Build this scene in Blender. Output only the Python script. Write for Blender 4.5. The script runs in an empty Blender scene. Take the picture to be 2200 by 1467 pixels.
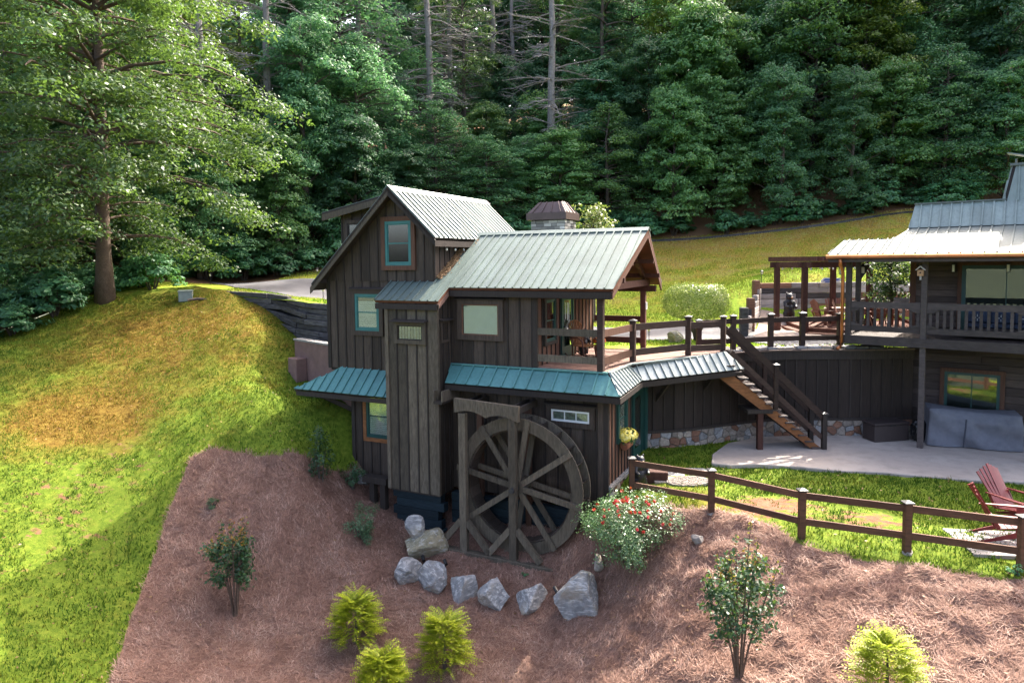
import bpy, bmesh, math, random
import numpy as np
from mathutils import Vector, Matrix, noise as mnoise

R = math.radians
random.seed(7)
RNG = np.random.default_rng(7)
scn = bpy.context.scene
COL = scn.collection

# ------------------------------------------------------------------ camera, sky, sun, exposure
CAM_Z = 6.2
PITCH, ROLL = R(3.641), R(-0.585)
cam_d = bpy.data.cameras.new('camera'); cam = bpy.data.objects.new('camera', cam_d); COL.objects.link(cam)
cam_d.sensor_width = 36; cam_d.lens = 24.0; cam_d.shift_y = -79.24 / 2200
cam_d.clip_start = 0.1; cam_d.clip_end = 3000
_f = Vector((0, math.cos(PITCH), -math.sin(PITCH))); _u = Vector((0, math.sin(PITCH), math.cos(PITCH))); _x = Vector((1, 0, 0))
_x2 = math.cos(ROLL) * _x + math.sin(ROLL) * _u; _u2 = -math.sin(ROLL) * _x + math.cos(ROLL) * _u
cam.matrix_world = Matrix(((_x2.x, _u2.x, -_f.x, 0), (_x2.y, _u2.y, -_f.y, 0), (_x2.z, _u2.z, -_f.z, CAM_Z), (0, 0, 0, 1)))
scn.camera = cam

SUN_AZ, SUN_EL = R(51), R(44.5)          # azimuth measured from +X towards +Y
w = bpy.data.worlds.new('World'); scn.world = w; w.use_nodes = True
nt = w.node_tree; bg = nt.nodes['Background']
sky = nt.nodes.new('ShaderNodeTexSky'); sky.sky_type = 'NISHITA'; sky.sun_disc = False
sky.sun_elevation = SUN_EL; sky.sun_rotation = R(90) - SUN_AZ; sky.air_density = 0.65; sky.dust_density = 7.0; sky.ozone_density = 0.0
nt.links.new(sky.outputs[0], bg.inputs[0]); bg.inputs[1].default_value = 0.15
sd = bpy.data.lights.new('sun', 'SUN'); so = bpy.data.objects.new('sun', sd); COL.objects.link(so)
sd.energy = 2.5; sd.angle = R(0.53); sd.color = (1.0, 0.93, 0.82)
sdir = Vector((math.cos(SUN_EL) * math.cos(SUN_AZ), math.cos(SUN_EL) * math.sin(SUN_AZ), math.sin(SUN_EL)))
so.rotation_euler = sdir.to_track_quat('Z', 'Y').to_euler(); so.location = sdir * 80
scn.view_settings.view_transform = 'Standard'; scn.view_settings.look = 'None'
scn.view_settings.exposure = 2.48; scn.view_settings.gamma = 1.0
scn.view_settings.use_curve_mapping = False
cy = scn.cycles
cy.max_bounces = 6; cy.diffuse_bounces = 3; cy.glossy_bounces = 3; cy.transmission_bounces = 4; cy.transparent_max_bounces = 6
cy.caustics_reflective = False; cy.caustics_refractive = False
cy.use_denoising = True

# ------------------------------------------------------------------ materials
def newmat(name):
    m = bpy.data.materials.new(name); m.use_nodes = True
    return m, m.node_tree, m.node_tree.nodes['Principled BSDF']
def N(nt, t, **kw):
    n = nt.nodes.new(t)
    for k, v in kw.items(): setattr(n, k, v)
    return n
def ramp(nt, src, stops):
    r = nt.nodes.new('ShaderNodeValToRGB'); e = r.color_ramp.elements
    while len(e) < len(stops): e.new(0.5)
    for el, (p, c) in zip(e, stops):
        el.position = p; el.color = (*c, 1) if len(c) == 3 else c
    nt.links.new(src, r.inputs[0]); return r.outputs[0]
def mixc(nt, fac, a, b, mode='MIX'):
    m = nt.nodes.new('ShaderNodeMix'); m.data_type = 'RGBA'; m.blend_type = mode
    for sock, v in ((m.inputs[0], fac), (m.inputs[6], a), (m.inputs[7], b)):
        if isinstance(v, bpy.types.NodeSocket): nt.links.new(v, sock)
        else: sock.default_value = v if isinstance(v, (int, float)) else (*v, 1)
    return m.outputs[2]
def noise(nt, scale, detail=4, rough=0.55, stretch=None, coord='Object'):
    tc = nt.nodes.new('ShaderNodeTexCoord'); n = nt.nodes.new('ShaderNodeTexNoise')
    n.inputs['Scale'].default_value = scale; n.inputs['Detail'].default_value = detail; n.inputs['Roughness'].default_value = rough
    if stretch:
        mp = nt.nodes.new('ShaderNodeMapping'); mp.inputs['Scale'].default_value = stretch
        nt.links.new(tc.outputs[coord], mp.inputs[0]); nt.links.new(mp.outputs[0], n.inputs[0])
    else: nt.links.new(tc.outputs[coord], n.inputs[0])
    return n.outputs['Fac']
def orand(nt, lo, hi):
    oi = nt.nodes.new('ShaderNodeObjectInfo'); mr = nt.nodes.new('ShaderNodeMapRange')
    mr.inputs[3].default_value = lo; mr.inputs[4].default_value = hi
    nt.links.new(oi.outputs['Random'], mr.inputs[0]); return mr.outputs[0]
def vmul(nt, col, val):
    m = nt.nodes.new('ShaderNodeVectorMath'); m.operation = 'SCALE'
    nt.links.new(col, m.inputs[0])
    if isinstance(val, bpy.types.NodeSocket): nt.links.new(val, m.inputs['Scale'])
    else: m.inputs['Scale'].default_value = val
    return m.outputs[0]
def bump(nt, b, fac, strength, dist=0.02):
    n = nt.nodes.new('ShaderNodeBump'); n.inputs['Strength'].default_value = strength; n.inputs['Distance'].default_value = dist
    nt.links.new(fac, n.inputs['Height']); nt.links.new(n.outputs[0], b.inputs['Normal'])
def sh(c, k): return tuple(min(1, x * k) for x in c)

def wood(name, c, stretch=(9, 9, 0.7), rough=0.75, var=0.45, rnd=0.25, c2=None, spec=0.25):
    m, nt, b = newmat(name)
    f = noise(nt, 3.0, 6, 0.65, stretch); g = noise(nt, 0.8, 3, 0.5)
    col = ramp(nt, f, [(0.25, sh(c, 1 - var)), (0.75, c2 or sh(c, 1 + var))])
    col = mixc(nt, ramp(nt, g, [(0.4, (0, 0, 0)), (0.75, (0.5, 0.5, 0.5))]), col, sh(c, 0.75))
    col = vmul(nt, col, orand(nt, 1 - rnd, 1 + rnd))
    nt.links.new(col, b.inputs['Base Color']); b.inputs['Roughness'].default_value = rough
    b.inputs['Specular IOR Level'].default_value = spec
    bump(nt, b, f, 0.35, 0.01); return m
def plain(name, c, rough=0.5, metal=0.0, var=0.12, scale=6, spec=0.5, rnd=0.06, bmp=0.0):
    m, nt, b = newmat(name)
    f = noise(nt, scale, 5, 0.6)
    col = ramp(nt, f, [(0.3, sh(c, 1 - var)), (0.7, sh(c, 1 + var))])
    col = vmul(nt, col, orand(nt, 1 - rnd, 1 + rnd))
    nt.links.new(col, b.inputs['Base Color']); b.inputs['Roughness'].default_value = rough
    b.inputs['Metallic'].default_value = metal; b.inputs['Specular IOR Level'].default_value = spec
    if bmp: bump(nt, b, f, bmp)
    return m
def rockmat(name, c, c2, scale=2.5, rnd=0.2, veins=True):
    m, nt, b = newmat(name)
    f = noise(nt, scale, 8, 0.65); g = noise(nt, scale * 5, 6, 0.7)
    v = noise(nt, scale * 1.3, 5, 0.6, (1, 4, 6))
    col = ramp(nt, f, [(0.3, c), (0.7, c2)])
    col = mixc(nt, ramp(nt, g, [(0.35, (0.75,) * 3), (0.7, (0, 0, 0))]), col, sh(c, 0.55))
    if veins: col = mixc(nt, ramp(nt, noise(nt, scale * 0.9, 5, 0.6), [(0.5, (0, 0, 0)), (0.68, (0.6,) * 3)]), col, (0.30, 0.235, 0.15))
    if veins: col = mixc(nt, ramp(nt, v, [(0.52, (0, 0, 0)), (0.6, (0.55,) * 3), (0.68, (0, 0, 0))]), col, (0.6, 0.58, 0.55))
    col = vmul(nt, col, orand(nt, 1 - rnd, 1 + rnd))
    nt.links.new(col, b.inputs['Base Color']); b.inputs['Roughness'].default_value = 0.8
    bump(nt, b, g, 0.5, 0.03); return m
def roofmat(name, c, rough=0.38, metal=0.35, spec=0.5):
    m, nt, b = newmat(name)
    f = noise(nt, 1.2, 5, 0.6); g = noise(nt, 14, 4, 0.6, (1, 1, 0.2))
    col = ramp(nt, f, [(0.3, sh(c, 0.85)), (0.7, sh(c, 1.12))])
    col = mixc(nt, ramp(nt, g, [(0.45, (0, 0, 0)), (0.8, (0.5,) * 3)]), col, sh(c, 0.55))
    col = vmul(nt, col, orand(nt, 0.92, 1.08))
    nt.links.new(col, b.inputs['Base Color']); b.inputs['Metallic'].default_value = metal; b.inputs['Specular IOR Level'].default_value = spec
    r = N(nt, 'ShaderNodeMapRange'); r.inputs[3].default_value = rough - 0.07; r.inputs[4].default_value = rough + 0.12
    nt.links.new(g, r.inputs[0]); nt.links.new(r.outputs[0], b.inputs['Roughness'])
    return m
def leafmat(name, c, c2, trans=0.35, rnd=0.25, rough=0.5, spec=0.4, tc=None):
    m, nt, b = newmat(name)
    geo = N(nt, 'ShaderNodeNewGeometry')
    col = ramp(nt, geo.outputs['Random Per Island'], [(0.0, sh(c, 0.7)), (0.5, c), (1.0, c2)])
    col = vmul(nt, col, orand(nt, 1 - rnd, 1 + rnd))
    nt.links.new(col, b.inputs['Base Color']); b.inputs['Roughness'].default_value = rough; b.inputs['Specular IOR Level'].default_value = spec
    tr = N(nt, 'ShaderNodeBsdfTranslucent'); tcol = mixc(nt, 0.45, vmul(nt, col, 1.5), tc or (0.25, 0.42, 0.03), 'MIX')
    nt.links.new(tcol, tr.inputs[0])
    mx = N(nt, 'ShaderNodeMixShader'); mx.inputs[0].default_value = trans
    nt.links.new(b.outputs[0], mx.inputs[1]); nt.links.new(tr.outputs[0], mx.inputs[2])
    nt.links.new(mx.outputs[0], nt.nodes['Material Output'].inputs[0]); return m
def glassmat(name, tint=(0.88, 0.94, 0.91)):
    m, nt, b = newmat(name)
    lw_ = N(nt, 'ShaderNodeLayerWeight'); lw_.inputs[0].default_value = 0.35
    fr = N(nt, 'ShaderNodeMapRange'); fr.inputs[3].default_value = 0.12; fr.inputs[4].default_value = 0.9; nt.links.new(lw_.outputs['Facing'], fr.inputs[0])
    t = N(nt, 'ShaderNodeBsdfTransparent'); t.inputs[0].default_value = (*tint, 1)
    g = N(nt, 'ShaderNodeBsdfGlossy'); g.inputs[1].default_value = 0.02
    nz = noise(nt, 1.5, 2, 0.5); bp = N(nt, 'ShaderNodeBump'); bp.inputs['Strength'].default_value = 0.06
    nt.links.new(nz, bp.inputs['Height']); nt.links.new(bp.outputs[0], g.inputs['Normal'])
    mx = N(nt, 'ShaderNodeMixShader')
    nt.links.new(fr.outputs[0], mx.inputs[0]); nt.links.new(t.outputs[0], mx.inputs[1]); nt.links.new(g.outputs[0], mx.inputs[2])
    nt.links.new(mx.outputs[0], nt.nodes['Material Output'].inputs[0]); return m

M = {}
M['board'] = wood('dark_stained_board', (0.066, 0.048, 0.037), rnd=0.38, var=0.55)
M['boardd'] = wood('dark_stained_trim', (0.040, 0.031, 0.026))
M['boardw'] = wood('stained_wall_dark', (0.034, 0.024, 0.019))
M['beam'] = wood('stained_beam', (0.108, 0.086, 0.062), (6, 6, 1.2), rnd=0.32, var=0.55)
M['rail'] = wood('stained_rail', (0.050, 0.030, 0.023), (1.2, 1.2, 6))
M['fence'] = wood('reddish_brown_fence', (0.115, 0.055, 0.033), (1.2, 1.2, 6))
M['trimb'] = wood('red_brown_trim', (0.13, 0.066, 0.043))
M['cedar'] = wood('oiled_cedar', (0.22, 0.09, 0.035), (1.5, 1.5, 5))
M['soffit'] = wood('stained_soffit', (0.13, 0.050, 0.028), (1, 6, 6))
M['deckw'] = wood('weathered_deck', (0.23, 0.135, 0.105), (2, 2, 6))
M['dwood'] = wood('pergola_brown', (0.085, 0.036, 0.026), (3, 3, 2))
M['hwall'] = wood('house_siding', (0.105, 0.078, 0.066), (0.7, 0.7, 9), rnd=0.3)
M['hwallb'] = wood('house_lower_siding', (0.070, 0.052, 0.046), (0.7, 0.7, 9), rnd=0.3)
M['hrail'] = wood('house_porch_trim', (0.075, 0.060, 0.055), (1.5, 1.5, 4))
M['tie'] = wood('railroad_tie', (0.045, 0.040, 0.040), (1.0, 1.0, 7), var=0.7, rnd=0.4, c2=(0.14, 0.13, 0.13))
M['tie2'] = wood('grey_barn_timber', (0.44, 0.40, 0.37), (0.8, 3, 8), var=0.5, rnd=0.35)
M['tie3'] = wood('brown_barn_timber', (0.22, 0.115, 0.07), (0.8, 3, 8), var=0.6, rnd=0.35)
M['found'] = wood('painted_foundation_timber', (0.012, 0.022, 0.028), (1, 1, 6))
M['stucco'] = plain('brown_stucco', (0.20, 0.115, 0.10), 0.9, var=0.2, scale=2.5, bmp=0.2)
M['teal'] = plain('teal_paint', (0.035, 0.165, 0.155), 0.45)
M['dteal'] = plain('dark_green_paint', (0.012, 0.058, 0.05), 0.45)
M['white'] = plain('white_vinyl', (0.72, 0.72, 0.70), 0.4, var=0.04)
M['blind'] = plain('white_blind', (0.78, 0.79, 0.76), 0.7, var=0.06)
M['curtain'] = plain('patterned_curtain', (0.36, 0.34, 0.28), 0.8, var=0.5, scale=16)
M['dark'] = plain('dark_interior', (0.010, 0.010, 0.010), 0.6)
M['glass'] = glassmat('window_glass')
M['roofg'] = roofmat('green_metal_roof', (0.128, 0.168, 0.150), 0.45, 0.15)
M['rooft'] = roofmat('teal_metal_roof', (0.095, 0.245, 0.235), 0.42, 0.1)
M['roofh'] = roofmat('sage_metal_roof', (0.165, 0.185, 0.170), 0.6, 0.0, 0.12)
M['roofglare'] = roofmat('sun_glare_metal_roof', (0.34, 0.38, 0.36), 0.42, 0.2)  # teal roof paint lightened; sun glare on these awning sections put into the colour
M['roofm'] = roofmat('shade_lifted_sage_metal_roof', (0.27, 0.32, 0.295), 0.6, 0.0)  # same sage paint, lightened in colour to lift the steep slopes out of shade
M['brownmetal'] = roofmat('brown_metal_cap', (0.095, 0.062, 0.058), 0.4, 0.3)
M['copper'] = plain('copper_gutter', (0.52, 0.19, 0.07), 0.33, 0.75, var=0.25, scale=2)
M['blackm'] = plain('black_metal', (0.010, 0.010, 0.011), 0.4)
M['capm'] = plain('black_post_cap', (0.03, 0.03, 0.033), 0.5, 0.0)
M['greymetal'] = plain('grey_metal', (0.20, 0.23, 0.215), 0.45, 0.3)
M['blackp'] = plain('black_plastic', (0.008, 0.008, 0.009), 0.25)
M['bearm'] = plain('black_bear_paint', (0.012, 0.012, 0.014), 0.45)
M['bearn'] = plain('tan_muzzle_paint', (0.38, 0.22, 0.10), 0.6)
M['resin'] = plain('brown_resin', (0.040, 0.028, 0.026), 0.55)
M['cover'] = plain('grey_cover_fabric', (0.15, 0.155, 0.18), 0.85, var=0.14, scale=5, bmp=0.5)
M['covers'] = plain('dark_cover_seam', (0.05, 0.055, 0.07), 0.85)
M['red'] = plain('dark_red_poly', (0.17, 0.019, 0.022), 0.45, var=0.15)
M['bchair'] = plain('brown_poly', (0.21, 0.085, 0.052), 0.5, var=0.15)
M['conc'] = None
M['bulb'] = plain('white_bulb', (0.85, 0.85, 0.82), 0.2)
M['amber'] = plain('lantern_glass', (0.55, 0.5, 0.4), 0.2)
M['mortar'] = plain('mortar', (0.20, 0.18, 0.16), 0.95, var=0.3, scale=10)
M['gravel'] = plain('pale_gravel', (0.40, 0.31, 0.25), 0.95, var=0.35, scale=25)
M['stone'] = rockmat('tan_field_stone', (0.30, 0.24, 0.19), (0.46, 0.40, 0.33), 3, 0.3, False)
M['stone2'] = rockmat('rust_field_stone', (0.22, 0.10, 0.06), (0.34, 0.19, 0.12), 3, 0.25, False)
M['stone3'] = rockmat('grey_field_stone', (0.24, 0.23, 0.22), (0.42, 0.41, 0.40), 3, 0.25, False)
M['ledgei'] = leafmat('mixed_ledge_stone', (0.24, 0.225, 0.21), (0.62, 0.58, 0.54), 0.0, 0.0, 0.85, 0.2)
M['ledge'] = rockmat('grey_ledge_stone', (0.26, 0.25, 0.24), (0.50, 0.48, 0.46), 6, 0.2, False)
M['boulder'] = rockmat('grey_boulder', (0.21, 0.205, 0.205), (0.42, 0.41, 0.40), 1.6, 0.12)
M['boulderb'] = rockmat('mossy_tan_boulder', (0.26, 0.24, 0.16), (0.44, 0.36, 0.22), 1.8, 0.05)
M['terra'] = plain('terracotta', (0.34, 0.13, 0.075), 0.8, var=0.25)
M['bark'] = rockmat('grey_brown_bark', (0.060, 0.045, 0.036), (0.14, 0.105, 0.085), 4, 0.15, False)
M['barkr'] = rockmat('warm_bark', (0.10, 0.062, 0.042), (0.20, 0.135, 0.095), 4, 0.1, False)
M['deadw'] = rockmat('dead_grey_wood', (0.22, 0.195, 0.185), (0.40, 0.37, 0.36), 5, 0.15, False)
M['leaf_oak'] = leafmat('oak_leaf', (0.052, 0.110, 0.042), (0.125, 0.185, 0.055), 0.32, 0.1)
M['leaf_for'] = leafmat('forest_leaf', (0.090, 0.215, 0.105), (0.215, 0.365, 0.145), 0.42, 0.35, tc=(0.16, 0.38, 0.09))
M['leaf_mid'] = leafmat('mid_green_leaf', (0.10, 0.225, 0.085), (0.21, 0.35, 0.12), 0.42, 0.35)
M['leaf_drk'] = leafmat('dark_green_leaf', (0.075, 0.190, 0.100), (0.17, 0.31, 0.135), 0.40, 0.35, tc=(0.13, 0.34, 0.09))
M['leaf_yel'] = leafmat('sunny_leaf', (0.095, 0.15, 0.025), (0.20, 0.24, 0.04), 0.42, 0.15)
M['leaf_rho'] = leafmat('broad_shrub_leaf', (0.060, 0.185, 0.085), (0.13, 0.29, 0.10), 0.28, 0.3)
M['leaf_pine'] = leafmat('pine_needles', (0.055, 0.115, 0.045), (0.11, 0.18, 0.06), 0.25, 0.25)
M['leaf_top'] = leafmat('topiary_leaf', (0.18, 0.24, 0.05), (0.50, 0.49, 0.22), 0.25, 0.1, 0.35)
M['leaf_cyp'] = leafmat('golden_cypress', (0.27, 0.33, 0.014), (0.47, 0.49, 0.03), 0.30, 0.06)
M['leaf_myr'] = leafmat('myrtle_leaf', (0.022, 0.065, 0.028), (0.050, 0.105, 0.035), 0.2, 0.1, 0.42, 0.4)
M['leaf_myo'] = leafmat('myrtle_young_leaf', (0.20, 0.13, 0.025), (0.34, 0.11, 0.03), 0.35, 0.1)
M['leaf_rose'] = leafmat('rose_leaf', (0.070, 0.15, 0.05), (0.19, 0.28, 0.13), 0.2, 0.1, 0.3, 0.6)
M['leaf_jun'] = leafmat('creeping_shrub_leaf', (0.045, 0.105, 0.05), (0.10, 0.17, 0.08), 0.25, 0.2)
M['petal_r'] = leafmat('red_petal', (0.55, 0.015, 0.03), (0.75, 0.06, 0.09), 0.2, 0.05)
M['petal_y'] = leafmat('yellow_petal', (0.75, 0.62, 0.08), (0.85, 0.80, 0.35), 0.25, 0.05)
M['petal_o'] = leafmat('orange_petal', (0.8, 0.16, 0.03), (0.75, 0.35, 0.08), 0.2, 0.05)
M['bluesign'] = plain('blue_paint', (0.08, 0.16, 0.45), 0.5, var=0.2)
M['cushion'] = plain('dark_patterned_cushion', (0.03, 0.045, 0.08), 0.85, var=0.3)
M['birdh'] = plain('tan_wood', (0.42, 0.24, 0.12), 0.7)
M['litter'] = rockmat('fallen_needles', (0.32, 0.17, 0.07), (0.42, 0.30, 0.16), 9, 0.1, False)

def concrete():
    m, nt, b = newmat('pale_concrete')
    f = noise(nt, 0.55, 5, 0.6); g = noise(nt, 40, 4, 0.7); h = noise(nt, 2.2, 4, 0.6)
    col = ramp(nt, f, [(0.3, (0.34, 0.285, 0.245)), (0.7, (0.45, 0.39, 0.34))])
    col = mixc(nt, ramp(nt, h, [(0.45, (0, 0, 0)), (0.72, (0.65,) * 3)]), col, (0.22, 0.19, 0.165))
    col = mixc(nt, ramp(nt, g, [(0.3, (0.3,) * 3), (0.6, (0, 0, 0))]), col, (0.22, 0.2, 0.19))
    nt.links.new(col, b.inputs['Base Color']); b.inputs['Roughness'].default_value = 0.85; bump(nt, b, g, 0.15, 0.01); return m
def asphalt():
    m, nt, b = newmat('asphalt')
    f = noise(nt, 0.5, 5, 0.6); g = noise(nt, 60, 3, 0.7)
    col = ramp(nt, f, [(0.3, (0.075, 0.072, 0.078)), (0.7, (0.115, 0.112, 0.12))])
    col = mixc(nt, ramp(nt, g, [(0.4, (0.3,) * 3), (0.6, (0, 0, 0))]), col, (0.05, 0.05, 0.05))
    nt.links.new(col, b.inputs['Base Color']); b.inputs['Roughness'].default_value = 0.8; bump(nt, b, g, 0.2, 0.01); return m
def groundmat(k=1.0):
    """grass / dry grass / bare clay / pine straw by per-vertex zone attributes, broken up with noise"""
    m, nt, b = newmat('lawn_and_mulch')
    def att(n): a = N(nt, 'ShaderNodeAttribute'); a.attribute_name = n; return a.outputs['Fac']
    n1 = noise(nt, 1.1, 6, 0.65); n2 = noise(nt, 7, 6, 0.7); n3 = noise(nt, 30, 4, 0.7); n4 = noise(nt, 0.45, 4, 0.55); n5 = noise(nt, 3.4, 7, 0.68, (0.7, 1.3, 1))
    gcol = ramp(nt, n2, [(0.28, (0.045, 0.085, 0.009)), (0.5, (0.115, 0.165, 0.016)), (0.75, (0.20, 0.23, 0.03))])
    dcol = ramp(nt, n2, [(0.28, (0.07, 0.036, 0.008)), (0.5, (0.15, 0.092, 0.016)), (0.78, (0.25, 0.19, 0.04))])
    ccol = ramp(nt, n2, [(0.3, (0.13, 0.060, 0.032)), (0.7, (0.27, 0.135, 0.085))])
    mcol = ramp(nt, n3, [(0.25, (0.085, 0.042, 0.030)), (0.5, (0.20, 0.110, 0.080)), (0.75, (0.33, 0.205, 0.16))])
    mcol = mixc(nt, ramp(nt, n1, [(0.45, (0, 0, 0)), (0.7, (0.45,) * 3)]), mcol, (0.17, 0.125, 0.105))
    def thr(a, nz, k, lo, hi):
        mm = N(nt, 'ShaderNodeMath'); mm.operation = 'MULTIPLY_ADD'; nt.links.new(nz, mm.inputs[0]); mm.inputs[1].default_value = k; nt.links.new(a, mm.inputs[2])
        return ramp(nt, mm.outputs[0], [(lo, (0, 0, 0)), (hi, (1, 1, 1))])
    col = mixc(nt, thr(att('dry'), n1, 0.9, 0.62, 1.0), gcol, dcol)
    col = mixc(nt, thr(att('bare'), n5, 1.0, 0.88, 0.98), col, ccol)
    col = mixc(nt, thr(att('mulch'), n2, 0.10, 0.53, 0.57), col, mcol)
    col = mixc(nt, thr(att('leaf'), n1, 0.6, 0.6, 0.9), col, (0.10, 0.055, 0.03))
    if k != 1.0: col = vmul(nt, col, k)
    nt.links.new(col, b.inputs['Base Color']); b.inputs['Roughness'].default_value = 0.95; b.inputs['Specular IOR Level'].default_value = 0.1
    bump(nt, b, n3, 0.6, 0.04); return m
def bladem(name, stops, trans=0.3):
    m, nt, b = newmat(name)
    a = N(nt, 'ShaderNodeAttribute'); a.attribute_name = 'tint'; geo = N(nt, 'ShaderNodeNewGeometry')
    col = ramp(nt, a.outputs['Fac'], stops)
    mr = N(nt, 'ShaderNodeMapRange'); mr.inputs[3].default_value = 0.65; mr.inputs[4].default_value = 1.35; nt.links.new(geo.outputs['Random Per Island'], mr.inputs[0])
    col = vmul(nt, col, mr.outputs[0]); nt.links.new(col, b.inputs['Base Color']); b.inputs['Roughness'].default_value = 0.7; b.inputs['Specular IOR Level'].default_value = 0.2
    tr = N(nt, 'ShaderNodeBsdfTranslucent'); nt.links.new(col, tr.inputs[0]); mx = N(nt, 'ShaderNodeMixShader'); mx.inputs[0].default_value = trans
    nt.links.new(b.outputs[0], mx.inputs[1]); nt.links.new(tr.outputs[0], mx.inputs[2]); nt.links.new(mx.outputs[0], nt.nodes['Material Output'].inputs[0]); return m
M['conc'] = concrete(); M['asph'] = asphalt(); M['ground'] = groundmat(); M['banklit'] = groundmat(2.1)  # bank copy of the lawn colours, brightened to stand for sunlight there
M['blade'] = bladem('grass_blades', [(0.0, (0.055, 0.118, 0.009)), (0.35, (0.135, 0.182, 0.014)), (0.65, (0.195, 0.160, 0.020)), (1.0, (0.19, 0.110, 0.018))])
M['bankblade'] = bladem('sunlit_bank_grass_blades', [(0.0, (0.17, 0.27, 0.025)), (0.35, (0.32, 0.36, 0.04)), (0.65, (0.48, 0.41, 0.13)), (1.0, (0.50, 0.36, 0.15))])  # blade colours raised to stand for sun on the bank
M['straw'] = bladem('pine_straw', [(0.0, (0.145, 0.078, 0.056)), (0.5, (0.275, 0.155, 0.112)), (1.0, (0.38, 0.265, 0.21))], 0.1)
M['dryleaf'] = leafmat('dry_leaf', (0.16, 0.075, 0.03), (0.34, 0.20, 0.08), 0.15, 0.0)
M['fflo'] = plain('valley_grass', (0.030, 0.042, 0.014), 0.95, var=0.5, scale=0.3)

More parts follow.
